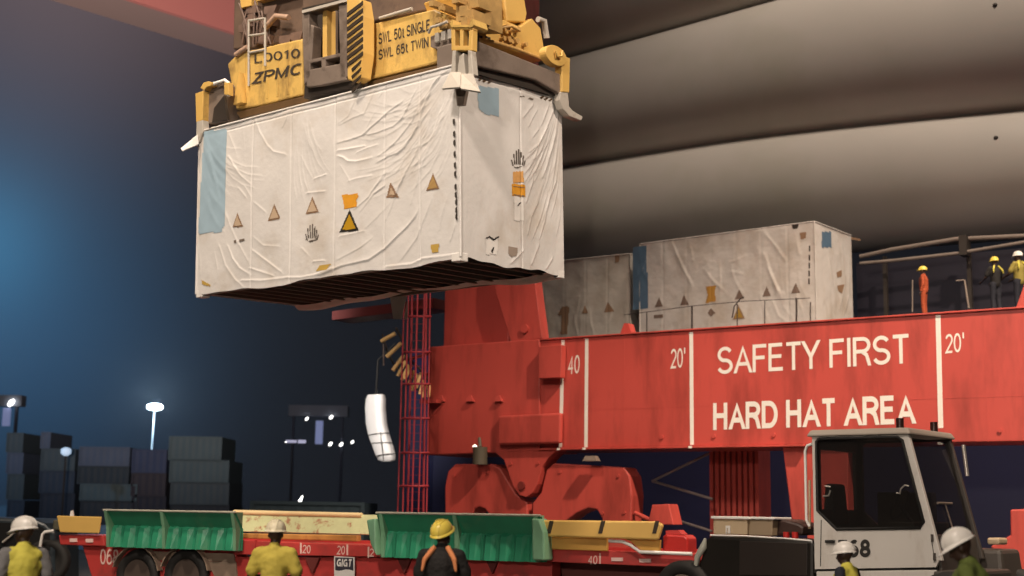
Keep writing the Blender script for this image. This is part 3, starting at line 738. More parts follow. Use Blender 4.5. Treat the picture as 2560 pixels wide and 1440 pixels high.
# painted marks, each stripe with the flange step below it
def strip(x0, y0, x1, y1, wpx):
    a, b = poly([(x0, y0), (x1, y1)]); hw = wpx / 2 / 98
    s = MB(); s.prism([(b[0] - hw, b[1]), (b[0] + hw, b[1]), (a[0] + hw, a[1]), (a[0] - hw, a[1])], -.004, 0.002)
    s.box((b[0] - hw, -.104, BZ - .004), (b[0] + hw, -.1, BZ + .05))
    s.build('white_stripe', WHITEP, beam)
strip(1408, 850, 1401, 1118, 10); strip(1467, 847, 1465, 1118, 10); strip(1728, 830, 1730, 1112, 10); strip(2345, 787, 2352, 1070, 11)
def mark(txt, ll, lr, ul, wt=.12):
    s = MB(); stroke_text(s, txt, poly([ll, lr, ul]), -.005, wt); s.build('lettering', WHITEP, beam, fix=False)
mark('SAFETY FIRST', (1793, 936), (2272, 908), (1793, 868), .132)
mark('HARD HAT AREA', (1783, 1075), (2287, 1059), (1783, 1008), .185)
mark('40', (1420, 936), (1449, 933), (1421, 890), .12)
mark("20'", (1677, 922), (1714, 918), (1677, 873), .12)
mark("20'", (2364, 884), (2412, 879), (2363, 836), .12)
for x in (1560, 1900, 2180, 2460):                         # welded plate joints
    a, b = poly([(x, 842), (x, 1105)]); s = MB(); s.box((a[0] - .012, -.003, BZ + .06), (a[0] + .012, .001, BZ + HB - .01)); s.build('weld_seam', RED, beam)
s = MB(); s.box((x_l + .4, -.0032, BZ + 1.02), (x_r, .001, BZ + 1.04)); s.build('weld_seam', RED, beam)
for x in (1655, 1785, 1935, 2140, 2500):                   # drain plugs above the flange
    q = poly([(x, 1093 - (x - 1655) * .02)])[0]
    s = MB(); s.cyl((q[0], .01, q[1]), (q[0], -.03, q[1]), .05, 10); s.build('drain_plug', RED, beam)
# end block, leg and gusset
m = MB(); m.prism(poly([(1072, 868), (1352, 848), (1352, 1128), (1072, 1138)]), -.06, 1.9)
m.build('end_block', RED, crane, bevel=.03)
m = MB(); m.prism(poly([(1346, 866), (1404, 862), (1402, 944), (1346, 946)], -.3), -.30, -.062); m.build('junction_box', RED, crane, bevel=.015)
m = MB(); m.prism(poly([(1244, 1040), (1402, 1032), (1400, 1108), (1244, 1112)], -.22), -.22, -.062); m.build('pivot_slab', RED, crane, bevel=.05)
for x in (1108, 1181, 1252):
    q = poly([(x, 1000)])[0]
    m = MB(); m.box((q[0] - .13, -.16, q[1] - .05), (q[0] + .13, -.06, q[1] + .12), top=(.09, .03)); m.build('lug', RED, crane)
zt = 34
a, b = poly([(1072, 868), (1345, 850)]); 
top_z = poly([(1270, 700)])[0][1]
m = MB()
lx0 = poly([(1090, 868)])[0][0]; lx1 = poly([(1341, 705)], 1.75)[0][0]
m.box((lx0, .35, a[1] - .02), (lx1, 1.75, zt)); m.build('leg', RED, crane, bevel=.03)
m = MB(); m.prism(poly([(1278, 856), (1355, 846), (1337, 705), (1325, 560), (1238, 560), (1236, 720)], -.03), -.03, .348); m.build('gusset', RED, crane, bevel=.015)
for zp, ya, xa_, xb_ in ((11.0, -4.6, 1030, 1330), (17.0, -6.5, 1000, 1820)):  # unseen slabs added to throw shade on the leg
    m = MB(); m.box((poly([(xa_, 868)])[0][0], ya, zp), (poly([(xb_, 868)])[0][0], 1.9 if zp > 12 else .345, zp + .15)); m.build('shade_slab', RED, crane)
q = poly([(1315, 823)])[0]
m = MB(); m.cyl((q[0], -.03, q[1]), (q[0], -.10, q[1]), .12, 16); m.build('pin', RED, crane)
# lug on the beam and the far leg's foot
m = MB(); m.prism(poly([(1548, 842), (1580, 840), (1570, 808), (1560, 808)], .5), .5, .8); m.build('lug', RED, crane)
m = MB(); m.prism(poly([(2538, 772), (3000, 752), (2960, 520), (2700, 520), (2640, 560), (2585, 640)], -.03), -.03, 1.6); m.build('leg', RED, crane, bevel=.02)
# pivot bracket between the bogies
m = MB(); m.prism(poly([(1236, 1128), (1262, 1150), (1276, 1190), (1286, 1218), (1300, 1238), (1318, 1243), (1334, 1232), (1346, 1210), (1358, 1168), (1372, 1146), (1396, 1124)]), -.05, .5)
m.build('pivot_bracket', RED, crane, bevel=.02)
q = poly([(1308, 1214)])[0]
m = MB(); m.cyl((q[0], -.05, q[1]), (q[0], -.12, q[1]), .11, 16); m.build('pin', mat('dark_red_pin', (0.18, 0.02, 0.015), .6), crane)
def saddle(pts):
    m = MB(); m.prism(poly(pts, .1), .1, .75); return m.build('equalizer', RED, crane, bevel=.035)
saddle([(1113, 1420), (1112, 1215), (1120, 1178), (1138, 1160), (1228, 1160), (1250, 1170), (1268, 1200), (1290, 1236), (1318, 1256), (1320, 1420), (1240, 1420), (1226, 1290), (1212, 1272), (1198, 1267), (1186, 1272), (1180, 1290), (1176, 1420)])
saddle([(1329, 1420), (1331, 1258), (1352, 1232), (1366, 1175), (1384, 1158), (1560, 1168), (1574, 1190), (1580, 1240), (1577, 1310), (1560, 1420), (1515, 1420), (1505, 1296), (1492, 1274), (1470, 1270), (1440, 1283), (1405, 1310), (1400, 1420)])
saddle([(1955, 1112), (2120, 1105), (2120, 1400), (2020, 1400), (2016, 1335), (1978, 1296)])
saddle([(2525, 1274), (2760, 1265), (2760, 1500), (2512, 1460), (2510, 1418), (2476, 1366), (2526, 1338)])
for x, y in ((1505, 1283), (1560, 1281), (1545, 1190), (1400, 1180), (1135, 1190), (1220, 1180), (1284, 1160), (1352, 1158)):
    q = poly([(x, y)], .08)[0]; m = MB(); m.cyl((q[0], .12 if y > 1165 else -.03, q[1]), (q[0], .075 if y > 1165 else -.08, q[1]), .045, 8); m.build('bolt', RED, crane)
m = MB()
for px_ in (1200, 1290, 1450, 1540, 2080, 2650):            # bogie wheels on the rail
    x = poly([(px_, 1300)])[0][0]; m.cyl((x, .5, .36), (x, .95, .36), .36, 24)
m.build('bogie_wheel', DARK, crane)
# buffer at the end of the bogie
m = MB(); m.prism(poly([(1618, 1312), (1630, 1262), (1672, 1260), (1684, 1312)], -.2), -.2, .3); m.build('buffer', RED, crane, bevel=.02)
m = MB(); m.tube([Vector((poly([(1578, 1290)])[0][0], .2, poly([(1578, 1282)])[0][1])), Vector((poly([(1640, 1310)])[0][0], .1, poly([(1640, 1310)])[0][1]))], .06); m.build('tie_bar', RED, crane)
# ribbed cabinet in the shade under the beam
q0, q1 = poly([(1782, 1250), (1896, 1250)], 2.2); zc0 = poly([(1790, 1296)], 2.2)[0][1]
m = MB(); m.box((q0[0], 2.3, 0.1), (q1[0], 3.0, BZ + .4))
for k in range(9):
    x = q0[0] + (q1[0] - q0[0]) * k / 8; m.box((x - .05, 2.12, .1), (x + .05, 2.298, BZ + .3))
m.build('ribbed_cabinet', RED, crane)
# thin braces under the beam
STRUT = mat('thin_grey_rod', (0.22, 0.18, 0.17), .5)
for p in (((1630, 1203), (1772, 1134)), ((1632, 1203), (1782, 1248)), ((1690, 1300), (1780, 1328))):
    a, b = poly(p, 1.6); m = MB(); m.tube([(a[0], 1.6, a[1]), (b[0], 1.6, b[1])], .035); m.build('brace_rod', STRUT, crane)
# floodlight hanging under the end block
q = poly([(1200, 1150)], -.15)[0]
m = MB(); m.cyl((q[0], -.15, q[1] + .35), (q[0], -.15, q[1] - .12), .2, 20); m.tube([(q[0], -.15, q[1] + .35), (q[0] - .1, -.05, q[1] + .6)], .05)
m.build('lamp_housing', mat('olive_grey_housing', (0.10, 0.085, 0.06), .5), crane, bevel=.01)
q = poly([(1187, 1117)], -.22)[0]; m = MB(); m.rings([[(q[0] + .06 * s_ * math.cos(t * .524), -.22 + .06 * s_ * math.sin(t * .524), q[1] + z_) for t in range(12)] for s_, z_ in ((.2, -.05), (1, -.02), (1, .03), (.2, .06))])
m.build('lamp_bulb', mat('lit_warm_bulb', (1, 1, 1), emit=(1, .8, .6), estr=2), crane)
q = poly([(1480, 1146)], -.15)[0]; m = MB(); m.box((q[0] - .2, -.3, q[1] - .07), (q[0] + .2, -.05, q[1] + .06), top=(.06, .04)); m.build('lamp_housing', GREY, crane)

# caged ladder
LR = mat('ladder_red_paint', (0.42, 0.045, 0.06), .5, var=.15)
def LP(px_, py_, off): a = BF.px(px_, py_, off, 1); return Vector((a.x, off, a.z + BZ))
lad = None
m = MB()
for xt, xb, off, r in ((1031, 1016, -.35, .036), (1066, 1056, -.35, .036)):
    m.tube([LP(xt, 700, off), LP(xb, 1420, off)], r)
for k in range(34):
    y = 705 + k * 21; fx = (y - 700) / 720
    m.tube([LP(1031 - 15 * fx, y, -.35), LP(1066 - 10 * fx, y, -.35)], .007, 6)
lad = m.build('ladder', LR, crane)
m = MB()
for xt, xb, off, r in ((1012, 990, -.9, .023), (1022, 1003, -1.05, .023), (1045, 1026, -1.1, .027), (1062, 1042, -1.05, .023), (1076, 1064, -.75, .023)):
    m.tube([LP(xt, 700, off), LP(xb, 1420, off)], r, 6)
for y in (791, 880, 960, 1046, 1132, 1215, 1300):
    fx = (y - 700) / 720
    pts = [LP(1031 - 15 * fx, y, -.35), LP(1012 - 22 * fx, y, -.75), LP(1022 - 19 * fx, y, -1.05), LP(1046 - 19 * fx, y, -1.1), LP(1064 - 20 * fx, y, -1.0), LP(1078 - 12 * fx, y, -.75), LP(1066 - 10 * fx, y, -.35)]
    m.tube(pts, .036, 6)
m.build('safety_cage', LR, lad)
m = MB(); m.box((LP(1078, 1008, .2).x, -.35, LP(1078, 1012, .2).z), (LP(1120, 1008, .2).x, .2, LP(1078, 1003, .2).z))
m.tube([LP(1108, 1006, -.06), LP(1080, 1040, -.06)], .05); m.build('platform_bracket', RED, crane)

# rollers of the cable guide, an arc of bright rods
GOLD = mat('bright_lit_roller', (0.98, 0.68, 0.30), .25)  # lamp glare on the rods put into a very bright colour
gd = MB()
arc_o = [(950, 842), (962, 884), (980, 920), (1003, 948), (1030, 972), (1058, 994)]
arc_i = [(990, 820), (1006, 850), (1014, 885), (1034, 908), (1053, 926), (1072, 952)]
gd.tube([LP(x, y, -.1) for x, y in arc_i], .035, 6)
gd.tube([LP(x + 6, y - 6, .35) for x, y in arc_o], .03, 6)
guide = gd.build('cable_guide', DARK, crane)
for (a, b), (c, d) in (((953, 853), (988, 834)), ((967, 892), (1003, 858)), ((982, 926), (1010, 888))):
    m = MB(); m.tube([LP(a, b, -.15), LP(c, d, -.05)], .062, 10); m.build('guide_roller', GOLD, guide)
for (a, b), (c, d) in (((1004, 950), (1022, 912)), ((1012, 948), (1030, 912)), ((1030, 976), (1042, 934)), ((1040, 970), (1053, 932)), ((1058, 994), (1064, 962)), ((1071, 992), (1073, 960)), ((1022, 962), (1035, 926)), ((1049, 986), (1058, 950)), ((994, 940), (1014, 902))):
    m = MB(); m.tube([LP(a, b, -.15), LP(c, d, -.05)], .05, 10); m.build('guide_roller', GOLD, guide)
m = MB(); m.tube([LP(958, 860, -.1), LP(959, 914, -.1)], .025, 6); m.build('guide_strut', STRUT, guide)
m = MB(); m.tube([LP(1000, 905, -.05), LP(1085, 880, .2)], .05, 6); m.tube([LP(1050, 940, -.05), LP(1085, 930, .2)], .05, 6); m.build('guide_arm', mat('dark_red_arm', (0.16, 0.02, 0.015), .6), guide)
# red walkway behind the container
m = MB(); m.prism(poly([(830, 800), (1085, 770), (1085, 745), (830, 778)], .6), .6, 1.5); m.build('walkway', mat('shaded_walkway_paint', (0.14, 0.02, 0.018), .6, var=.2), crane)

# ------------------------------------------------------------------ the girder high above, upper left
def zplane(px_, py_, z):
    d = ray(px_, py_); return CO + d * ((z - EYE) / d.z)
GZ = 30.0
ga, gb = zplane(330, 0, GZ), zplane(640, 100, GZ)
gd_ = (gb - ga).normalized(); gn = Vector((gd_.y, -gd_.x, 0))
GF = Frame(ga, axes=(gd_, -gn, Vector((0, 0, 1))))
gl = (zplane(560, 134, GZ) - ga); depth = gl.dot(-gn)
girder = thing('crane_girder', 'pinkish red crane girder crossing the night sky high in the upper left', 'crane girder', GF)
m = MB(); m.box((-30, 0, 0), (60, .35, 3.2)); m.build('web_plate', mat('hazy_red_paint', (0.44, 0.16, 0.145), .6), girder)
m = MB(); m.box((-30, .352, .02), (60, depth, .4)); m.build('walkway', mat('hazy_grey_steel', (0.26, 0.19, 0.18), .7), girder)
# ================================================================== SPREADER on the container
def SP(px_, py_, off): p = CF.px(px_, py_, off, 1); return (p.x, p.z)
def sq(pts, off): return [SP(x, y, off) for x, y in pts]
def EP(px_, py_, off): p = CF.px(px_, py_, off, 0); return (p.y, p.z)
spr = thing('container_spreader', 'weathered yellow crane spreader with corner flippers, gripping the hanging container', 'crane spreader', Frame(CF.o + CF.ax[2] * CH, axes=CF.ax))
SZ = Matrix.Translation((0, 0, -CH))
class SB(MB):                                             # spreader parts are measured in the container's frame
    def build(s, *a, **k):
        s.v = [Vector((v.x, v.y, v.z - CH)) for v in s.v]; return MB.build(s, *a, **k)
F0 = .30
m = SB(); m.prism(sq([(590, 275), (568, 160), (598, 128), (640, 123), (700, 108), (756, 96), (756, 238), (650, 265)], F0), F0, 2.2)
bx = m.build('left_box', YEL, spr, bevel=.03); bx.name = 'main_beam'
m = SB(); m.prism(sq([(900, 66), (1085, 22), (1120, 40), (1112, 150), (1080, 160), (902, 205)], F0), F0, 2.1); m.build('main_beam', YEL, spr, bevel=.03)
for x in (608, 664, 690, 716):                            # stiffeners on the left box
    m = SB(); m.prism(sq([(x, 150 - (x - 600) * .22), (x + 5, 150 - (x - 600) * .22), (x + 6, 258 - (x - 600) * .20), (x + 1, 259 - (x - 600) * .20)], F0 - .008), F0 - .008, F0 + .01); m.build('stiffener', YEL, bx)
m = SB(); m.prism(sq([(583, 262), (598, 180), (604, 255)], F0 - .12), F0 - .12, F0 - .01); m.build('corner_gusset', YEL2, bx)
m = SB(); m.prism(sq([(590, 280), (760, 240), (905, 208), (1115, 158), (1118, 176), (905, 222), (760, 258), (600, 296)], F0 - .02), F0 - .02, 2.15); m.build('lower_flange', mat('dark_gap_brown', (0.11, 0.062, 0.025), .5, var=.4, vscale=3), spr, bevel=.01)  # dark gap above the container put into the flange colour
def wr(mb_, txt, ll, lr, ul, off, wt=.14, it=0.0):
    stroke_text(mb_, txt, [SP(*ll, off), SP(*lr, off), SP(*ul, off)], off, wt, it)
PR2 = mat('worn_black_print', (0.055, 0.042, 0.03), .6, var=.4, vscale=12)
m = SB(); wr(m, 'ZPMC', (629, 211), (754, 184), (634, 183), F0 - .010, .155, .0); m.build('lettering', PR2, bx, fix=False)
m = SB(); wr(m, 'L0010', (636, 158), (750, 143), (636, 136), F0 - .010, .13); m.build('lettering', PR2, bx, fix=False)
m = SB(); wr(m, 'SWL 50t SINGLE', (946, 112), (1075, 76), (946, 84), F0 - .004, .16); m.build('lettering', PR2, spr, fix=False)
m = SB(); wr(m, 'SWL 65t TWIN', (946, 150), (1072, 117), (946, 125), F0 - .004, .16); m.build('lettering', PR2, spr, fix=False)
# grey housing in the middle with openings
hs = SB()
for q in ([(754, 28), (866, 0), (866, 7), (754, 36)], [(754, 34), (772, 30), (776, 190), (760, 214)], [(846, 10), (868, 5), (872, 192), (850, 196)], [(770, 150), (850, 132), (850, 142), (770, 160)], [(764, 176), (862, 156), (866, 200), (800, 214), (766, 218)], [(803, 144), (814, 142), (814, 178), (803, 180)], [(770, 148), (776, 60), (784, 66), (779, 152)]):
    hs.prism(sq(q, .02), .02, .22)
hs.build('motor_housing', GREY, spr, bevel=.015)
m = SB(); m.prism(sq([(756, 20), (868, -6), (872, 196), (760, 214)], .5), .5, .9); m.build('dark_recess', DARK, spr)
m = SB(); m.prism(sq([(806, 24), (817, 21), (817, 150), (806, 153)], .1), .1, .3); m.build('guide_bar', YEL2, spr, bevel=.01)
m = SB(); m.tube([Vector((*[SP(787, 150, .35)[0]], .35, SP(787, 150, .35)[1])), Vector((SP(787, 70, .35)[0], .35, SP(787, 70, .35)[1]))], .09, 12); m.tube([Vector((SP(832, 140, .35)[0], .35, SP(832, 140, .35)[1])), Vector((SP(832, 30, .35)[0], .35, SP(832, 30, .35)[1]))], .09, 12); m.build('hydraulic_cylinder', GREY, spr)
m = SB(); m.prism(sq([(755, 26), (868, -4), (868, 3), (755, 33)], -.02), -.02, .04); m.build('top_rail', FLIP, spr)
m = SB(); m.prism(sq([(762, 214), (800, 212), (868, 198), (900, 200), (902, 214), (760, 246)], .1), .1, 1.6); m.build('under_bracket', DARK, spr)
# striped buffer plate, yellow with dark slanted bars
hz = sq([(866, -8), (900, -4), (907, 40), (907, 130), (898, 192), (880, 204), (868, 198)], -.06)
m = SB(); m.prism(hz, -.06, .2); plate = m.build('striped_buffer', YEL2, spr, bevel=.02)
m = SB()
for k in range(12):
    y = 8 + k * 18
    if y < 150: q = [(867, y + 24), (906, y - 6), (906, y + 4), (867, y + 34)]
    else: q = [(878, y + 20), (902, y - 2), (900, y + 6), (880, y + 27)]
    m.prism(sq(q, -.075), -.075, -.058)
m.build('dark_stripe', mat('dark_brown_stripe', (0.035, 0.022, 0.012), .6), plate)
# end beam over the short side
ex = .12
m = SB(); m.prism([EP(*p, ex) for p in [(1170, 96), (1200, 104), (1404, 186), (1404, 242), (1392, 230), (1340, 200), (1200, 166), (1170, 160)]], ex, -.5, axis=0); endb = m.build('end_beam', GREY, spr, bevel=.02)
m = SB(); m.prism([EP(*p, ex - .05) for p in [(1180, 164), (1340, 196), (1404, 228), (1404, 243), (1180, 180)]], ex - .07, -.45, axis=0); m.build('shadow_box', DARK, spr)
# yellow end housing on top of the end beam, with a raised centre
m = SB(); m.prism([EP(*p, -.25) for p in [(1190, 92), (1192, 30), (1225, 35), (1300, 66), (1330, 45), (1352, 70), (1366, 150), (1300, 132)]], -.25, -.8, axis=0); ho = m.build('end_housing', YEL2, spr, bevel=.02)
m = SB(); m.prism([EP(*p, -.2) for p in [(1205, 40), (1180, -30), (1262, -30), (1262, 52)]], -.3, -1.2, axis=0); m.build('head_post', YEL2, spr, bevel=.02)
m = SB(); m.prism([EP(*p, -.2) for p in [(1280, 50), (1272, -30), (1320, -30), (1330, 30), (1326, 52)]], -.3, -.9, axis=0); m.build('head_post', YEL2, spr, bevel=.02)
m = SB()
for q in ([(1198, 88), (1206, 90), (1206, 96), (1198, 94)], [(1215, 90), (1226, 94), (1226, 98), (1215, 94)]):
    m.prism([EP(*p, -.24) for p in q], -.25, -.235, axis=0)
m.build('label_plate', DARK, ho)
m = SB()
for k, (x, y) in enumerate(((1258, 76), (1264, 70), (1278, 76), (1290, 74), (1255, 98), (1268, 100), (1275, 106), (1288, 104), (1310, 112))):
    a, b = EP(x, y, -.22); m.tube([(-.25, a, b), (-.16, a, b)], .05 if k % 2 else .035, 10)
m.tube([(-.2, *EP(1255, 70, -.2)), (-.12, *EP(1275, 66, -.15)), (-.12, *EP(1296, 78, -.15))], .025, 8)
m.tube([(-.2, *EP(1190, 100, -.2)), (-.1, *EP(1240, 106, -.1)), (-.1, *EP(1290, 122, -.1)), (-.2, *EP(1360, 150, -.2))], .03, 8)
m.build('valve_block', mat('ochre_fittings', (0.60, 0.36, 0.12), .45, var=.4, vscale=12), spr)
m = SB(); m.tube([(-.3, *EP(1345, 48, -.3)), (-.3, *EP(1360, 52, -.3)), (-.3, *EP(1367, 96, -.3))], .05, 8); m.build('drop_pipe', FLIP, spr)
# near corner: twistlock housing, twin legged flipper and flared foot
def corner_flipper():
    o = -.10
    b = SB()
    for q in ([(1128, 62), (1180, 62), (1182, 74), (1127, 74)], [(1127, 74), (1137, 74), (1138, 118), (1128, 118)], [(1172, 74), (1181, 74), (1180, 118), (1170, 118)], [(1149, 74), (1158, 74), (1158, 118), (1149, 118)], [(1128, 114), (1180, 114), (1180, 126), (1128, 126)]):
        b.prism(sq(q, o), o, o + .12)
    fl_ = b.build('flipper', YEL2, spr, bevel=.012)
    b = SB(); b.prism(sq([(1124, 60), (1130, 48), (1133, 62), (1172, 62), (1180, 46), (1184, 62), (1180, 68), (1128, 68)], o - .02), o - .02, o + .3); b.build('flipper_yoke', YEL, fl_)
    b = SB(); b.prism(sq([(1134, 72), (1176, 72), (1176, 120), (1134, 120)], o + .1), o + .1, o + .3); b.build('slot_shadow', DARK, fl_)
    b = SB()
    for q in ([(1131, 126), (1139, 126), (1138, 186), (1126, 192)], [(1169, 126), (1177, 126), (1183, 186), (1171, 186)], [(1148, 140), (1158, 132), (1164, 186), (1142, 186)]): b.prism(sq(q, o - .02), o - .02, o + .10)
    b.build('flipper_arm', FLIP, fl_, bevel=.01)
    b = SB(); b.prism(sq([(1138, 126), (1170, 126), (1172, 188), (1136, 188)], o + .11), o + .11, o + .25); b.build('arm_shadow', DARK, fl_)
    # flared plates folding round the corner
    def fp(x, y, d_): a_ = SP(x, y, d_); return Vector((a_[0], d_, a_[1]))
    A = [fp(1128, 184, o - .04), fp(1154, 184, o - .04), fp(1152, 221, o - .26), fp(1107, 225, o - .22)]
    Bq = [A[1], fp(1182, 184, o - .04), fp(1201, 229, o - .16), A[2]]
    b = SB(); b.add(A, [(0, 1, 2, 3)]); b.add(Bq, [(0, 1, 2, 3)])
    b.build('flared_foot', FLIP, fl_, solid=.03)
    b = SB(); b.prism(sq([(1143, 218), (1172, 222), (1164, 264), (1148, 266)], o + .05), o + .0, o + .06); b.build('foot_tongue', GREY, fl_)
corner_flipper()
# far right corner of the short side
o = ex + .02; yb = CW
b = SB(); ctr = EP(1386, 140, o); rad = abs(EP(1412, 140, o)[0] - ctr[0])
b.prism([(ctr[0] + rad * math.cos(t * math.pi / 14), ctr[1] + .16 * math.sin(t * math.pi / 14)) for t in range(-8, 20)], o + .04, o - .10, axis=0)
fr = b.build('flipper', YEL2, spr, bevel=.01)
b = SB(); b.prism([EP(*p, o) for p in [(1392, 146), (1404, 140), (1423, 146), (1421, 232), (1403, 230), (1402, 158)]], o + .02, o - .12, axis=0); b.build('flipper_arm', YEL2, fr, bevel=.01)
b = SB()
for q in ([EP(1379, 142, o), EP(1384, 124, o)],): b.tube([(o + .08, *EP(1380, 130, o)), (o + .08, *EP(1382, 143, o)), (o + .08, *EP(1394, 143, o)), (o + .08, *EP(1396, 130, o))], .02, 8)
b.build('flipper_hook', YEL2, fr)
b = SB(); b.prism([EP(*p, o) for p in [(1400, 230), (1419, 230), (1422, 266), (1430, 276), (1456, 292), (1452, 302), (1422, 290), (1406, 272), (1398, 250)]], o + .01, o - .12, axis=0); b.build('flared_foot', FLIP, fr, bevel=.01)
# left end: plate, hooked guard and flipper
o = -.04
b = SB(); b.prism(sq([(508, 212), (560, 203), (565, 212), (562, 255), (558, 300), (507, 312)], .1), .1, 1.2); lp = b.build('end_plate', GREY, spr, bevel=.01)
b = SB(); b.prism(sq([(535, 270), (560, 238), (568, 300), (530, 306)], .05), .05, .098); b.build('dark_gusset', DARK, lp)
b = SB(); b.tube([Vector((x_, .04, z_)) for x_, z_ in sq([(530, 212), (562, 201), (570, 206), (572, 240)], .04)], .035, 8); b.build('guard_rail', PAPER, lp)
b = SB(); b.prism(sq([(560, 206), (572, 206), (572, 238), (560, 236)], 0), 0, .1); b.build('hooked_guard', YEL2, lp, bevel=.01)
b = SB(); b.prism(sq([(500, 220), (508, 206), (520, 203), (530, 206), (528, 214), (516, 218), (510, 226)], -.02), -.02, .12); lfl = b.build('flipper', YEL2, spr, bevel=.01)
b = SB(); b.prism(sq([(488, 234), (508, 226), (506, 300), (490, 306)], -.03), -.03, .12); b.build('flipper_arm', YEL2, lfl, bevel=.01)
b = SB(); b.prism(sq([(491, 304), (506, 300), (508, 330), (498, 355), (487, 366), (490, 340)], -.04), -.04, .1); b.build('arm_foot', FLIP, lfl, bevel=.01)
b = SB(); P4 = [Vector((a_[0], d_, a_[1])) for a_, d_ in ((SP(x, y, d_), d_) for x, y, d_ in ((494, 338, -.05), (497, 362, -.05), (456, 379, -.3), (452, 373, -.3)))]
b.add(P4, [(0, 1, 2, 3)]); b.build('flared_foot', PAPER, lfl, solid=.03)
# ladder-like rail on the left box
b = SB()
T = lambda x, y, off=.28: Vector((SP(x, y, off)[0], off, SP(x, y, off)[1]))
for p in (((622, 50), (622, 215)), ((663, 44), (663, 165)), ((622, 52), (663, 46)), ((622, 90), (663, 84)), ((622, 132), (663, 124))): b.tube([T(*p[0]), T(*p[1])], .022, 8)
b.build('guard_rail', FLIP, spr)
b = SB(); b.tube([T(663, 70, .6), T(690, 40, .6), T(722, 44, .6)], .05, 8); b.build('hose', mat('dusty_pink_hose', (0.42, 0.28, 0.2), .6), spr)
b = SB(); b.tube([T(590, 138), T(604, 128), T(620, 118)], .05, 8); b.build('hose', mat('dusty_pink_hose', (0.42, 0.28, 0.2), .6), spr)
# headblock above
HBM = mat('headblock_shade_brown', (0.13, 0.085, 0.06), .65, var=.4, vscale=2.5, dirt=(0.045, 0.03, 0.024), dscale=2)  # dark brown base carries the shade on the headblock
b = SB(); b.prism(sq([(582, 124), (586, -60), (765, -110), (880, -140), (880, 20), (760, 96), (640, 120)], .75), .75, 1.9); hb = b.build('headblock', HBM, spr, bevel=.03)
b = SB(); b.prism(sq([(900, 60), (890, -120), (1130, -190), (1140, 20), (1085, 22)], 1.1), 1.1, 1.8); b.build('headblock', HBM, spr, bevel=.03)
b = SB()
for q in ([(600, 0), (628, -8), (628, 14), (602, 20)], [(640, -14), (740, -40), (740, -24), (640, 4)]): b.prism(sq(q, .6), .6, .78)
b.build('sheave_cover', YEL2, hb, bevel=.01)
rr = random.Random(4)
b = SB()
for k in range(16):
    x = rr.uniform(590, 745); y = rr.uniform(10, 100); b.prism(sq([(x, y), (x + rr.uniform(12, 34), y - 5), (x + 22, y + rr.uniform(12, 26)), (x, y + 18)], .7), rr.uniform(.62, .7), .76)
for k in range(7):
    x = rr.uniform(595, 740); b.tube([T(x, rr.uniform(0, 30), .66), T(x + rr.uniform(-20, 20), 60, .62), T(x + rr.uniform(-10, 30), 112, .66)], .02, 6)
b.build('machinery', mat('grimy_machinery', (0.17, 0.11, 0.085), .55, var=.5, vscale=6), hb)
b = SB()
for k in range(14):
    x = rr.uniform(1085, 1180); y = rr.uniform(-10, 62); s_ = rr.uniform(8, 22); b.prism(sq([(x, y), (x + s_, y - 3), (x + s_, y + s_), (x, y + s_ * 1.2)], .2), rr.uniform(.02, .2), .5)
b.prism(sq([(1140, -30), (1190, -40), (1192, 60), (1140, 62)], .3), .3, .9)
b.prism(sq([(1152, 44), (1168, 42), (1168, 62), (1152, 62)], -.08), -.08, .2)
b.build('machinery', mat('ochre_machinery', (0.42, 0.26, 0.09), .55, var=.5, vscale=6), spr)
b = SB(); b.tube([T(1072, 82, .1), T(1078, 68, .05), T(1100, 62, .05), T(1118, 54, .05)], .022, 8); b.build('bent_pipe', FLIP, spr)
b = SB(); b.tube([T(950, 46, .26), T(1030, 22, .26)], .03, 8); b.build('top_pipe', FLIP, spr)
for p in ((1086, 82), (1102, 78), (1118, 74)): b = SB(); b.prism(sq([(p[0], p[1]), (p[0] + 10, p[1] - 2), (p[0] + 10, p[1] + 22), (p[0], p[1] + 24)], .12), .12, .3); b.build('connector_block', FLIP, spr, bevel=.01)
b = SB(); b.prism(sq([(1078, 92), (1128, 70), (1128, 150), (1112, 152), (1104, 128), (1078, 118)], .2), .18, .5); b.build('side_plate', GREY, spr, bevel=.01)
# lifting ropes
b = SB()
for x, off in ((640, 1.2), (700, 1.6), (980, 1.3), (1060, 1.6)):
    a = T(x, -60, off); b.tube([a, a + Vector((.1, .1, 22))], .02, 6)
b.build('hoist_rope', DARK, spr)
# ================================================================== TERMINAL TRAILER
_a, _b = at(150, 1337, 28.5), at(1700, 1380, 22.9)
TYAW = math.atan2(_b.y - _a.y, _b.x - _a.x)
TF = Frame((_a.x, _a.y, 0), TYAW)
trl = thing('terminal_trailer', 'low red container trailer with green and yellow guide plates, wheels at its left end', 'trailer', TF)
def tp_(pts, off=0.0): return [(lambda p: (p.x, p.z))(TF.px(x, y, off, 1)) for x, y in pts]
TD = tp_([(760, 1356)])[0][1]                              # deck height
TW = 2.5
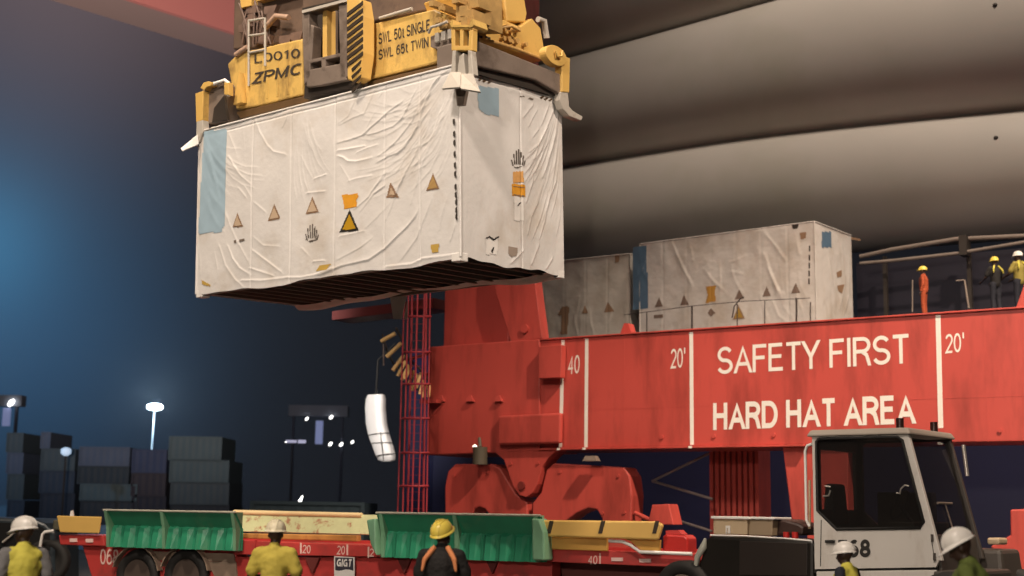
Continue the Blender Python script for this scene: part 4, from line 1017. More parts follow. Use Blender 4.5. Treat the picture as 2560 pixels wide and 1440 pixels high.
# side rail, upper strip and lower web
m = MB(); m.prism(tp_([(585, 1350), (935, 1364), (1360, 1372), (1734, 1384), (1734, 1418), (1640, 1416), (1360, 1404), (935, 1392), (585, 1386)]), 0, .12)
rail = m.build('side_rail', REDD, trl, bevel=.012)
m = MB(); m.prism(tp_([(146, 1337), (258, 1339), (262, 1366), (150, 1362)]), 0, TW); m.build('rear_crossmember', REDD, trl, bevel=.02)
m = MB(); m.prism(tp_([(205, 1363), (590, 1374), (590, 1392), (935, 1393), (1380, 1404), (1380, 1470), (240, 1480), (222, 1420)], .1), .1, .5); m.build('main_beam', REDD, trl, bevel=.02)
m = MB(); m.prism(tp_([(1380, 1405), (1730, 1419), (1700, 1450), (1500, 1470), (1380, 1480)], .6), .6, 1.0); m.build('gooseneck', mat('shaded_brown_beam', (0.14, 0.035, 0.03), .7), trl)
x0, x1 = tp_([(150, 1337)])[0][0], tp_([(1734, 1384)])[0][0]
m = MB(); m.box((x0 + .1, .125, TD - .12), (x1, TW, TD - .06)); m.build('deck', REDD, trl)
m = MB(); m.box((x0, TW - .12, TD - .35), (x1, TW, TD)); m.build('side_rail', REDD, trl)
for px_ in (780, 1010, 1230):                              # gussets below the rail
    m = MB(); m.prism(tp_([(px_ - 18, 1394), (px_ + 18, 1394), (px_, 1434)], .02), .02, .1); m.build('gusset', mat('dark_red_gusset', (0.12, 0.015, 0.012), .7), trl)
m = MB(); m.prism(tp_([(620, 1360), (640, 1350), (636, 1386), (622, 1386)], -.02), -.02, .02); m.build('rail_bracket', REDD, trl)
# painted marks
def tmark(txt, ll, lr, ul, off=-.006, bold=0.01, m_=WHITEP):
    s = MB(); stroke_text(s, txt, tp_([ll, lr, ul], off), off, .13); return s.build('lettering', m_, trl, fix=False)
PINKW = mat('faded_pink_lettering', (0.75, 0.52, 0.46), .6)
tmark('068', (250, 1411), (296, 1413), (251, 1371), .09, .012, PINKW)
tmark('20', (756, 1383), (776, 1384), (757, 1362), m_=PINKW); tmark('20', (842, 1386), (862, 1387), (843, 1364), m_=PINKW)
tmark('2', (924, 1391), (935, 1392), (924, 1371), m_=PINKW); tmark('40', (1470, 1410), (1493, 1411), (1471, 1388), m_=PINKW)
for x, y in ((750, 1357), (866, 1361), (919, 1367), (1498, 1383)):
    s = MB(); s.prism(tp_([(x, y), (x + 4, y), (x + 4, y + 27), (x, y + 27)], -.006), -.006, -.001); s.build('painted_tick', PINKW, trl)
for x, y, w_ in ((174, 1346, 18), (214, 1347, 18), (1528, 1394, 29), (1598, 1397, 29)):
    s = MB(); s.prism(tp_([(x, y), (x + w_, y), (x + w_, y + 9), (x, y + 9)], -.02), -.02, -.002); s.build('reflector', mat('pale_reflector', (0.85, 0.6, 0.55), .3), trl)
# the operator's plate
q = tp_([(835, 1391), (886, 1393), (886, 1465), (835, 1463)], -.03)
s = MB(); s.prism(q, -.03, -.005); pl = s.build('sign_plate', PAPER, trl, bevel=.005)
s = MB(); top_ = [(838, 1393), (883, 1395)]; low = [(883, 1427), (874, 1424), (864, 1423), (854, 1426), (846, 1427), (838, 1425)]
s.prism(tp_(top_ + low, -.034), -.034, -.031); s.build('navy_field', mat('dark_slate_print', (0.045, 0.04, 0.055), .5), pl)
s = MB(); stroke_text(s, 'GIGT', tp_([(841, 1416), (878, 1417), (842, 1397)], -.037), -.037, .22, .10); s.build('lettering', PAPER, pl, fix=False)
# wheels
def wheel(px_, py_, off, r, name='wheel'):
    c = TF.px(px_, py_, off, 1); y0, w_ = off, .55
    m = MB(); prof = [(.62, .06), (.70, .0), (.93, .0), (1.0, .07), (1.0, .48), (.93, .55), (.62, .5)]
    m.rings([[(c.x + r * f * math.cos(t * math.pi / 20), y0 + d, c.z + r * f * math.sin(t * math.pi / 20)) for t in range(40)] for f, d in prof], cap=False)
    w = m.build('wheel', BLACK, trl)
    m = MB(); m.rings([[(c.x + r * f * math.cos(t * math.pi / 16), y0 + d, c.z + r * f * math.sin(t * math.pi / 16)) for t in range(32)] for f, d in ((.62, .05), (.58, .16), (.3, .20), (.28, .08), (.05, .06))])
    m.build('rim', mat('dusty_dark_rim', (0.07, 0.05, 0.04), .6), w)
    return w
TZR = .52
for px_ in (338, 460):
    wheel(px_, 1440, -.02, TZR)
# beige axle fairing between and behind the tyres
AX = mat('dusty_beige_steel', (0.26, 0.19, 0.14), .7, var=.3, vscale=5)
m = MB()
for q in ([(335, 1377), (585, 1384), (588, 1404), (400, 1400), (380, 1392)], [(520, 1404), (590, 1404), (596, 1462), (548, 1462)]): m.prism(tp_(q, .08), .06, .095)
m.build('axle_fairing', AX, trl)
for px_ in (338, 460):
    c = TF.px(px_, 1440, -.02, 1); m = MB()
    m.rings([[(c.x + (TZR + .05 + d_) * math.cos(R(a)), -.05 + y_, c.z + (TZR + .05 + d_) * math.sin(R(a))) for d_, y_ in ((0, 0), (.025, 0), (.025, .6), (0, .6))] for a in range(12, 170, 8)], smooth=False)
    m.build('mudguard', AX, trl)
# green guides: lower ribbed plate, upper plate leaning out, gussets
def guide(top_px, bot_px, right_px, gus, n, name='guide_plate'):
    (xa, ya), (xb, yb) = top_px; (xc, yc), (xd, yd) = bot_px
    zt = tp_([(xa, ya)], -.34)[0][1]; zb = tp_([(xc, yc)], -.06)[0][1]
    xl = tp_([(xa, ya)], -.34)[0][0]; xr = tp_([(xb, yb)], -.34)[0][0]
    zm = zb + (zt - zb) * .56
    m = MB()
    m.add([(xl, -.09, zm), (xr, -.09, zm), (xr, -.34, zt), (xl, -.34, zt)], [(0, 1, 2, 3)])
    m.add([(xl, -.06, zm), (xr, -.06, zm), (xr, -.32, zt), (xl, -.32, zt)], [(3, 2, 1, 0)])
    # ribbed lower plate
    k = 0; pts = []
    N_ = n * 4
    for i in range(N_ + 1):
        x = xl + (xr - xl) * i / N_
        ph = i % 4
        w4 = (xr - xl) / N_
        pts.append((x + {0: -.30, 1: -.62, 2: .30, 3: .62}[ph] * w4 * .5, -.10 if ph in (0, 3) else -.18))
    vs = [(x, y - .03, zb) for x, y in pts] + [(x, y if y > -.15 else -.15, zm - .03) for x, y in pts]
    m.add(vs, [(i, i + 1, i + 2 + N_, i + 1 + N_) for i in range(N_)])
    tops = [(x, y if y > -.15 else -.15, zm - .03) for x, y in pts] + [(x, -.10, zm + .03) for x, y in pts]
    m.add(tops, [(i, i + 1, i + 2 + N_, i + 1 + N_) for i in range(N_)])
    m.add([(xl, -.05, zb), (xr, -.05, zb), (xr, -.05, zm), (xl, -.05, zm)], [(3, 2, 1, 0)])
    g_ = m.build(name, GREEN, trl)
    e = MB(); e.tube([(xl, -.34, zt), (xr, -.34, zt)], .022, 8); e.build('rim_bar', mat('lit_rim_pale', (0.42, 0.40, 0.33), .45, var=.4, vscale=4), g_)  # pale colour stands in for light along the top edge
    for f in gus:
        x = xl + (xr - xl) * f; e = MB()
        e.prism([(-.05, zb), (-.22, zb), (-.26, zm), (-.36, zt), (-.05, zt)], x - .035, x + .035, axis=0)
        e.build('gusset', mat('pale_lit_green', (0.16, 0.33, 0.20), .45, var=.4, vscale=3), g_)  # lit look of the gussets put into a paler green
    return g_
guide([(258, 1275), (588, 1279)], [(258, 1366), (590, 1386)], None, (0.02, .455, .98), 9)
guide([(940, 1282), (1352, 1292)], [(942, 1392), (1360, 1410)], None, (0.03, .49, .97), 11)
for q in ([(1328, 1296), (1348, 1297), (1360, 1330), (1362, 1402), (1330, 1400)], [(915, 1300), (938, 1296), (940, 1390), (925, 1360)]):
    e = MB(); e.prism(tp_(q, -.42), -.42, -.06); e.build('end_plate', mat('pale_lit_green', (0.16, 0.33, 0.20), .45, var=.4, vscale=3), trl, bevel=.03)
# far guides seen through the gap
zt = tp_([(700, 1285)], TW + .2)[0]; zb_ = tp_([(700, 1332)], TW)[0]
xa = tp_([(560, 1300)], TW)[0][0]; xb = tp_([(960, 1300)], TW)[0][0]
m = MB(); m.add([(xa, TW - .02, zb_[1]), (xb, TW - .02, zb_[1]), (xb, TW + .22, zt[1]), (xa, TW + .22, zt[1])], [(0, 1, 2, 3)]); m.build('far_guide_plate', PALEG, trl, solid=.03)
m = MB(); m.tube([(tp_([(586, 1288)], TW + .2)[0][0], TW + .18, zt[1] + .02), (tp_([(906, 1294)], TW + .2)[0][0], TW + .18, zt[1] - .0)], .055, 8); m.build('top_bar', mat('pale_yellow_bar', (0.78, 0.62, 0.34), .5, var=.12, vscale=5), trl)
m = MB(); m.prism(tp_([(598, 1333), (893, 1338), (893, 1354), (598, 1346)], .35), .35, .5); m.build('deck_stop', mat('orange_yellow_stop', (0.50, 0.24, 0.06), .6, var=.35, vscale=4, dirt=(0.25, .06, .03), dscale=3), trl, bevel=.02)
# yellow guides at the ends
m = MB(); m.prism(tp_([(141, 1289), (253, 1292), (247, 1334), (149, 1331)], -.08), -.08, -.04); yl = m.build('yellow_guide', YEL2, trl, bevel=.02)
m = MB(); m.prism(tp_([(178, 1278), (182, 1276), (184, 1290), (176, 1290)], .0), -.02, .02); m.build('guide_pin', PAPER, yl)
m = MB()
a = tp_([(1352, 1300), (1640, 1303), (1657, 1312), (1645, 1350), (1352, 1341)], -.25)
m.prism(a, -.25, -.15); yr = m.build('yellow_guide', YEL2, trl, bevel=.03)
m = MB(); m.prism(tp_([(1364, 1341), (1518, 1344), (1518, 1378), (1364, 1373)], -.1), -.1, -.02); m.build('lower_plate', mat('dull_yellow_paint', (0.55, 0.30, 0.06), .55, var=.25, vscale=3), yr, bevel=.015)
m = MB(); m.prism(tp_([(1550, 1346), (1650, 1350), (1648, 1384), (1612, 1384), (1575, 1352)], -.1), -.1, -.02); m.build('lower_plate', mat('dull_yellow_paint', (0.55, 0.30, 0.06), .55), yr)
m = MB(); m.tube([Vector((x_, -.15, z_)) for x_, z_ in tp_([(1522, 1352), (1556, 1354), (1575, 1362), (1600, 1380), (1730, 1385)], -.15)], .03, 8); m.build('bent_rail', PAPER, yr)
for x in (1366, 1495, 1630):
    m = MB(); m.prism(tp_([(x + 8, 1302), (x + 18, 1302), (x + 10, 1334), (x, 1334)], -.262), -.262, -.251); m.build('dark_stripe', mat('dark_brown_stripe', (0.035, 0.022, 0.012), .6), yr)
# red air tank at the front
m = MB(); m.prism(tp_([(1656, 1340), (1664, 1336), (1710, 1338), (1720, 1346), (1720, 1384), (1656, 1383)], .0), .0, .5); tank = m.build('air_tank', mat('glossy_red_paint', (0.52, 0.03, 0.025), .3), trl, bevel=.03)
m = MB(); m.prism(tp_([(1664, 1326), (1695, 1325), (1706, 1336), (1664, 1336)], .1), .1, .4); m.build('tank_cap', REDD, tank)
# ================================================================== TERMINAL TRACTOR
KYAW = R(-40)
_k = at(2035, 1425, 20.2)
KF = Frame((_k.x, _k.y, 0), KYAW)
trk = thing('terminal_tractor', 'white terminal tractor with a one-seat cab numbered T68, coupled to the red trailer', 'tractor', KF)
def kp(pts, off=0.0): return [(lambda p: (p.x, p.z))(KF.px(x, y, off, 1)) for x, y in pts]
CWD = 1.55
side = kp([(2037, 1423), (2030, 1092), (2262, 1084), (2347, 1402), (2340, 1418)])
win = kp([(2048, 1097), (2244, 1092), (2256, 1100), (2310, 1306), (2302, 1320), (2092, 1323), (2044, 1276), (2041, 1104)])
def holed(m, outer, hole, y0, y1):
    """flat plate with an opening, made of quads between both outlines"""
    n = 48
    def res(p):
        L_ = [math.dist(p[i], p[(i + 1) % len(p)]) for i in range(len(p))]; T_ = sum(L_); o_ = []
        for k in range(n):
            d = T_ * k / n; i = 0
            while d > L_[i]: d -= L_[i]; i += 1
            a, b = p[i], p[(i + 1) % len(p)]; o_.append((a[0] + (b[0] - a[0]) * d / L_[i], a[1] + (b[1] - a[1]) * d / L_[i]))
        return o_
    cx = sum(p[0] for p in hole) / len(hole); cz = sum(p[1] for p in hole) / len(hole)
    def hit(p, ang):
        best = None
        for i in range(len(p)):
            a, b = p[i], p[(i + 1) % len(p)]
            dx, dz = math.cos(ang), math.sin(ang); ex, ez = b[0] - a[0], b[1] - a[1]
            den = dx * ez - dz * ex
            if abs(den) < 1e-9: continue
            t = ((a[0] - cx) * ez - (a[1] - cz) * ex) / den; u = ((a[0] - cx) * dz - (a[1] - cz) * dx) / den
            if t > 0 and -1e-6 <= u <= 1 + 1e-6 and (best is None or t > best): best = t
        return (cx + math.cos(ang) * best, cz + math.sin(ang) * best)
    angs = sorted(set([2 * math.pi * k / 72 for k in range(72)] + [math.atan2(p[1] - cz, p[0] - cx) % (2 * math.pi) for p in outer + hole]))
    A = [hit(outer, a) for a in angs]; H_ = [hit(hole, a) for a in angs]; N_ = len(angs)
    vs = [(x, y0, z) for x, z in A] + [(x, y0, z) for x, z in H_] + [(x, y1, z) for x, z in A] + [(x, y1, z) for x, z in H_]
    fs = []
    for i in range(N_):
        j = (i + 1) % N_
        fs += [(i, j, j + N_, i + N_), (i + 2 * N_, i + 3 * N_, j + 3 * N_, j + 2 * N_), (i + N_, j + N_, j + 3 * N_, i + 3 * N_), (i, i + 2 * N_, j + 2 * N_, j)]
    m.add(vs, fs)
m = MB(); holed(m, side, win, 0, .05)
door = m.build('door', CABW, trk)
TINT = mat('tinted_glass', (0.015, 0.013, 0.012), .06, spec=.55); TINT.node_tree.nodes['Principled BSDF'].inputs['Alpha'].default_value = 0.55
m = MB(); m.prism(win, .022, .028); m.build('window', TINT, door)
gk = MB()
rw = win + [win[0]]
gk.tube([Vector((x, -.004, z)) for x, z in rw], .022, 6, cap=False); gk.build('window_seal', BLACK, door)
# seam of the door bottom and the body below
m = MB(); m.prism(kp([(2040, 1428), (2342, 1424), (2335, 1600), (2042, 1600)], .02), .02, CWD); m.build('lower_body', CABW, trk, bevel=.02)
m = MB(); m.prism(kp([(2036, 1418), (2345, 1413), (2345, 1430), (2036, 1432)], .06), .055, CWD - .02); m.build('sill_gap', BLACK, trk)
# far side, back and front of the cab
fz = [(x, z) for x, z in side]
m = MB(); holed(m, side, win, CWD - .05, CWD); m.build('far_side', CABD, trk)
xb, z0 = side[0]; xb2, z1c = side[1]; xf, zf = side[2]; xl_, zl = side[3]
bm_ = MB()
bm_.box((xb - .02, .052, z0), (xb + .03, CWD - .052, z0 + (z1c - z0) * .45)); bm_.box((xb - .02, .052, z1c - .18), (xb + .03, CWD - .052, z1c)); bm_.box((xb - .02, .052, z0), (xb + .03, .2, z1c)); bm_.box((xb - .02, CWD - .2, z0), (xb + .03, CWD - .052, z1c))
bm_.build('back_panel', CABD, trk)
# windscreen leaning back, framed by pillars
FP = lambda f, y: Vector((xf + (xl_ - xf) * f, y, zf + (zl - zf) * f))
m = MB(); m.add([FP(.03, .06) , FP(.03, CWD - .06), FP(.80, CWD - .06), FP(.80, .06)], [(0, 1, 2, 3)]); m.build('windscreen', TINT, trk, solid=.01)
for y0, y1, mm in ((-.004, .075, CABW), (CWD - .075, CWD + .004, CABD)):
    m = MB(); a, b = FP(0, 0), FP(1, 0)
    m.add([(a.x - .03, y0, a.z), (a.x + .05, y0, a.z), (a.x + .05, y1, a.z), (a.x - .03, y1, a.z), (b.x - .03, y0, b.z), (b.x + .05, y0, b.z), (b.x + .05, y1, b.z), (b.x - .03, y1, b.z)], [(0, 1, 2, 3), (7, 6, 5, 4), (0, 4, 5, 1), (1, 5, 6, 2), (2, 6, 7, 3), (3, 7, 4, 0)])
    m.build('pillar', mm, trk, bevel=.01)
m = MB(); a, b = FP(.80, 0), FP(1.0, 0)
m.add([(a.x - .02, .08, a.z), (a.x + .03, .08, a.z), (a.x + .03, CWD - .08, a.z), (a.x - .02, CWD - .08, a.z), (b.x - .02, .08, b.z - .25), (b.x + .03, .08, b.z - .25), (b.x + .03, CWD - .08, b.z - .25), (b.x - .02, CWD - .08, b.z - .25)], [(0, 1, 2, 3), (7, 6, 5, 4), (0, 4, 5, 1), (1, 5, 6, 2), (2, 6, 7, 3), (3, 7, 4, 0)])
m.build('front_panel', CABD, trk, bevel=.01)
m = MB(); m.tube([FP(.55, .45) + Vector((.02, 0, 0)), FP(.55, .95) + Vector((.02, 0, 0))], .02, 6); m.tube([FP(.55, .7) + Vector((.02, 0, 0)), FP(.78, .72) + Vector((.03, 0, 0))], .012, 6); m.build('wiper', GREY, trk)
# roof with an overhang and beacons
zr0 = z1c - .01; zr1 = kp([(2140, 1072)])[0][1]
m = MB(); m.box((xb - .08, -.06, zr0 + .012), (xf + .10, CWD + .06, zr1), top=(.05, .05)); roof = m.build('roof', mat('cab_roof_paint', (0.30, 0.26, 0.22), .5, var=.1), trk, bevel=.03)
for px_, y in ((2250, .25), (2335, 1.25)):
    x = KF.px(px_, 1066, y, 1).x; m = MB(); m.cyl((x, y, zr1 - .02), (x, y, zr1 + .15), .055, 12); m.build('beacon', mat('unlit_beacon', (0.03, 0.012, 0.01), .3), roof, bevel=.02)
# number on the door
s = MB(); stroke_text(s, 'T68', kp([(2092, 1394), (2176, 1393), (2092, 1350)], -.004), -.004, .22); s.build('lettering', BLACKP, door, fix=False)
for q in ([(2062, 1350), (2086, 1350), (2086, 1357), (2062, 1357)],):
    m = MB(); m.prism(kp(q, -.03), -.035, -.004); m.build('door_handle', BLACK, door, bevel=.005)
for q in ([(2052, 1300), (2054, 1300), (2052, 1416), (2050, 1416)], [(2325, 1330), (2327, 1330), (2338, 1404), (2336, 1404)]):
    m = MB(); m.prism(kp(q, -.002), -.0025, .003); m.build('door_gap', BLACK, door)
for y in (1345, 1392):
    m = MB(); a = kp([(2330 + (y - 1345) * .12, y)], -.02)[0]; m.cyl((a[0], -.015, a[1] - .05), (a[0], -.015, a[1] + .05), .02, 8); m.build('hinge', CABD, door)
# seat, wheel, dashboard, inside handles
m = MB(); sx = KF.px(2118, 1300, .7, 1).x
m.box((sx - .3, .5, z0 + .1), (sx + .25, 1.05, z0 + .62)); m.box((sx - .32, .5, z0 + .6), (sx - .12, 1.05, z0 + 1.25), top=(.03, .06)); m.build('seat', BLACK, trk, bevel=.05)
m = MB(); wx = KF.px(2250, 1290, .75, 1).x; cz = KF.px(2250, 1262, .75, 1).z
m.tube([Vector((wx + .1 * math.sin(t * .393), .75 + .22 * math.cos(t * .393), cz + .2 * math.sin(t * .393))) for t in range(17)], .018, 6); m.tube([(wx, .75, cz), (wx + .3, .75, cz - .4)], .03); m.build('steering_wheel', BLACK, trk)
m = MB(); dz = KF.px(2250, 1250, .8, 1); m.box((dz.x - .55, 1.2, dz.z - .5), (dz.x + .3, 1.42, dz.z + .12)); m.box((dz.x + .1, .15, z0 + .05), (dz.x + .5, 1.4, z0 + .7)); m.build('dashboard', mat('dim_olive_panel', (0.075, 0.065, 0.045), .6), trk, bevel=.02)
def hk(pts, off, r, n, mm): m = MB(); m.tube([Vector((x, off, z)) for x, z in kp(pts, off)], r, 8); m.build(n, mm, trk)
CHR = mat('bright_steel', (0.6, 0.55, 0.5), .3, metal=.7)
hk([(2241, 1232), (2250, 1234), (2252, 1222), (2262, 1213), (2272, 1215)], .015, .012, 'grab_handle', CHR)
hk([(2058, 1241), (2072, 1239), (2076, 1226)], .015, .012, 'grab_handle', CHR); hk([(2062, 1215), (2076, 1217)], .015, .01, 'grab_handle', CHR)
hk([(2030, 1110), (2018, 1114), (2013, 1128), (2016, 1300), (2024, 1316)], .0, .022, 'grab_rail', PAPER)
hk([(2024, 1200), (2024, 1322)], .05, .02, 'grab_rail', BOX)
hk([(2408, 1112), (2413, 1150), (2418, 1190)], CWD + .1, .03, 'exhaust_pipe', CHR)
# boxes and tank behind the cab
m = MB(); m.prism(kp([(1741, 1440), (1745, 1420), (1762, 1352), (1776, 1339), (2034, 1350), (2034, 1600), (1741, 1600)], .1), .1, 1.0); tk = m.build('fuel_tank', mat('black_tank_paint', (0.012, 0.010, 0.008), .35, var=.3), trk, bevel=.05)
m = MB(); m.prism(kp([(1848, 1352), (2018, 1358), (2018, 1440), (1848, 1438)], .085), .085, .1); m.build('tank_panel', mat('dark_panel_paint', (0.022, 0.016, 0.013), .45), tk, bevel=.01)
m = MB(); m.tube([Vector((x, .06, z)) for x, z in kp([(1763, 1346), (1758, 1368), (1744, 1392), (1738, 1424)], .06)], [.02, .06, .05, .03], 8); m.build('mudguard_edge', mat('pale_worn_steel', (0.42, 0.42, 0.36), .5, var=.3), trk)
m = MB(); m.tube([Vector((x, .12, z)) for x, z in kp([(1776, 1338), (1860, 1340), (1960, 1346), (2030, 1352)], .12)], .015, 6); m.build('tank_edge', PAPER, tk)
m = MB(); m.prism(kp([(1783, 1298), (1868, 1300), (1868, 1337), (1783, 1336)], .3), .3, .8); bb = m.build('battery_box', BOX, trk, bevel=.012)
m = MB(); m.prism(kp([(1777, 1290), (1871, 1292), (1871, 1299), (1777, 1297)], .26), .26, .84); m.build('lid', PAPER, bb, bevel=.01)
m = MB(); m.prism(kp([(1814, 1314), (1825, 1314), (1825, 1334), (1820, 1334), (1820, 1320), (1817, 1320), (1817, 1334), (1814, 1334)], .285), .285, .3); m.build('latch', PAPER, bb)
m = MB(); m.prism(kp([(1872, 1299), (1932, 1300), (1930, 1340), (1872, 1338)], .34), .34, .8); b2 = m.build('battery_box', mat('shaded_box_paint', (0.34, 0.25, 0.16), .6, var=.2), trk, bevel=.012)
m = MB(); m.prism(kp([(1872, 1292), (1936, 1293), (1936, 1299), (1872, 1298)], .3), .3, .84); m.build('lid', PAPER, b2, bevel=.008)
m = MB(); m.prism(kp([(1932, 1302), (1960, 1298), (1995, 1308), (2010, 1316), (2006, 1338), (1932, 1340)], .5), .5, 1.1); m.build('air_filter', mat('dark_brown_casing', (0.05, 0.025, 0.02), .5), trk, bevel=.04)
for px_ in (1966, 1988):
    q = kp([(px_, 1340)], .2)[0]; m = MB(); m.cyl((q[0], .2, q[1] - .06), (q[0], .2, q[1] + .06), .05, 10); m.build('air_coupling', mat('glossy_red_paint', (0.52, 0.03, 0.025), .3), trk, bevel=.015)
# engine hood beside the cab, bumper and front wheel
m = MB(); hx = KF.px(2470, 1378, 1.3, 1)
m.box((xl_ - .4, CWD + .03, .7), (xl_ + .30, 2.5, hx.z + .02), top=(.05, .08)); m.build('engine_hood', CABD, trk, bevel=.06)
m = MB(); m.box((xl_ - .2, -.05, .55), (xl_ + .55, 2.5, .85)); m.box((xl_ - .1, .0, .85), (xl_ + .45, 1.52, 1.05)); m.build('bumper', CABD, trk, bevel=.05)
m = MB(); q = [KF.px(x, y, 1.9, 1) for x, y in ((2476, 1344), (2508, 1362))]; m.box((q[0].x, 1.75, q[1].z), (q[1].x, 2.1, q[0].z)); m.build('headlamp_cover', BOX, trk, bevel=.03)
def kwheel(x, y, r):
    m = MB(); prof = [(.60, .06), (.68, .0), (.93, .0), (1.0, .07), (1.0, .28), (.93, .35), (.60, .3)]
    m.rings([[(x + r * f * math.cos(t * math.pi / 20), y + d, r + r * f * math.sin(t * math.pi / 20)) for t in range(40)] for f, d in prof], cap=False)
    w = m.build('wheel', BLACK, trk)
    m = MB(); m.rings([[(x + r * f * math.cos(t * math.pi / 16), y + d, r + r * f * math.sin(t * math.pi / 16)) for t in range(32)] for f, d in ((.60, .05), (.55, .12), (.25, .1), (.05, .06))]); m.build('rim', GREY, w)
kwheel(xl_ + .15, -.1, .52); kwheel(xl_ + .15, 2.15, .52); kwheel(xb - 2.3, -.02, .52); kwheel(xb - 2.3, 1.9, .52)
m = MB(); m.box((xb - 3.0, .75, .62), (xl_ + .6, 1.65, .95)); m.build('chassis', BLACK, trk)
# ================================================================== PEOPLE
SKIN = mat('dark_skin', (0.055, 0.028, 0.018), .5)
HIVIS = mat('yellow_vest_fabric', (0.62, 0.55, 0.08), .8, var=.15, vscale=12, bump=.12, bscale=18)
SHIRTY = mat('mustard_yellow_shirt', (0.60, 0.48, 0.08), .85, var=.1, vscale=10, bump=.10, bscale=14)
GREYF = mat('grey_shirt_fabric', (0.18, 0.175, 0.175), .85)
NAVYF = mat('dark_navy_fabric', (0.015, 0.016, 0.025), .85)
BLKF = mat('black_fabric', (0.013, 0.011, 0.010), .85, bump=.3, bscale=30)
ORF = mat('orange_fabric', (0.72, 0.26, 0.10), .85)
REDF = mat('red_coverall_fabric', (0.40, 0.07, 0.022), .85, bump=.3, bscale=25)
GRNF = mat('olive_green_vest_fabric', (0.10, 0.13, 0.022), .85)
HW = mat('white_helmet', (0.80, 0.76, 0.70), .35); HC = mat('cream_helmet', (0.86, 0.77, 0.54), .35, bump=.15, bscale=25); HY = mat('yellow_helmet', (0.80, 0.62, 0.10), .35)
BOOT = mat('dark_boot_leather', (0.02, 0.015, 0.012), .6)
def blob(prims, voxel, name, m, parent, smooth=6):
    """tapered limbs and ellipsoids fused into one continuous skin"""
    bm = bmesh.new()
    for p in prims:
        if p[0] == 'c':                                    # a, b, ra, rb [, squash vector]
            _, a, b, ra, rb = p[:5]; a, b = Vector(a), Vector(b); ax = (b - a); ln = max(ax.length, 1e-4); ax.normalize()
            u = ax.orthogonal().normalized(); v = ax.cross(u); rings = []
            for t in range(9): 
                th = -math.pi / 2 + math.pi / 2 * t / 4 if t < 4 else (0 if t == 4 else math.pi / 2 * (t - 4) / 4)
                base_ = a if t <= 4 else b; r_ = ra if t <= 4 else rb
                if t == 4: rings.append((a, ra)); rings.append((b, rb)); continue
                rings.append((base_ + ax * math.sin(th) * r_, max(math.cos(th) * r_, 1e-4)))
            vv = [[bm.verts.new(c + (u * math.cos(k * math.pi / 8) + v * math.sin(k * math.pi / 8)) * r_) for k in range(16)] for c, r_ in rings]
            for i in range(len(vv) - 1):
                for k in range(16): bm.faces.new((vv[i][k], vv[i][(k + 1) % 16], vv[i + 1][(k + 1) % 16], vv[i + 1][k]))
            bm.faces.new(vv[0][::-1]); bm.faces.new(vv[-1])
        else:                                              # 'e', centre, radii [, rotation matrix]
            c, r_ = Vector(p[1]), p[2]; mt = Matrix.Translation(c) @ (p[3].to_4x4() if len(p) > 3 else Matrix()) @ Matrix.Diagonal((*r_, 1))
            bmesh.ops.create_uvsphere(bm, u_segments=20, v_segments=12, radius=1.0, matrix=mt)
    bmesh.ops.recalc_face_normals(bm, faces=bm.faces)
    me = bpy.data.meshes.new(name); bm.to_mesh(me); bm.free()
    ob = bpy.data.objects.new(name, me); C.objects.link(ob)
    q = ob.modifiers.new('remesh', 'REMESH'); q.mode = 'VOXEL'; q.voxel_size = voxel
    q = ob.modifiers.new('smooth', 'SMOOTH'); q.iterations = smooth; q.factor = .5
    dg = bpy.context.evaluated_depsgraph_get(); dg.update()
    me2 = bpy.data.meshes.new_from_object(ob.evaluated_get(dg)); me2.name = name
    bpy.data.objects.remove(ob); bpy.data.meshes.remove(me)
    if name in ('shirt', 'vest', 'trousers'):
        vs = [(v.co.copy(), v.normal.copy()) for v in me2.vertices]; sd = random.random() * 50
        for v, (co, no) in zip(me2.vertices, vs):
            q = Vector((co.x * 9, co.y * 9, co.z * 14 + 5 * abs(co.x))); n_ = abs(noise.noise(q + Vector((sd, 0, 0)))) * 1.6 - .5 + .5 * noise.noise(q * 2.3 + Vector((0, sd, 0)))
            v.co = co + no * n_ * .0065
    me2.polygons.foreach_set('use_smooth', [True] * len(me2.polygons)); me2.materials.clear(); me2.materials.append(m)
    o2 = bpy.data.objects.new(name, me2); C.objects.link(o2); o2.parent = parent
    return o2
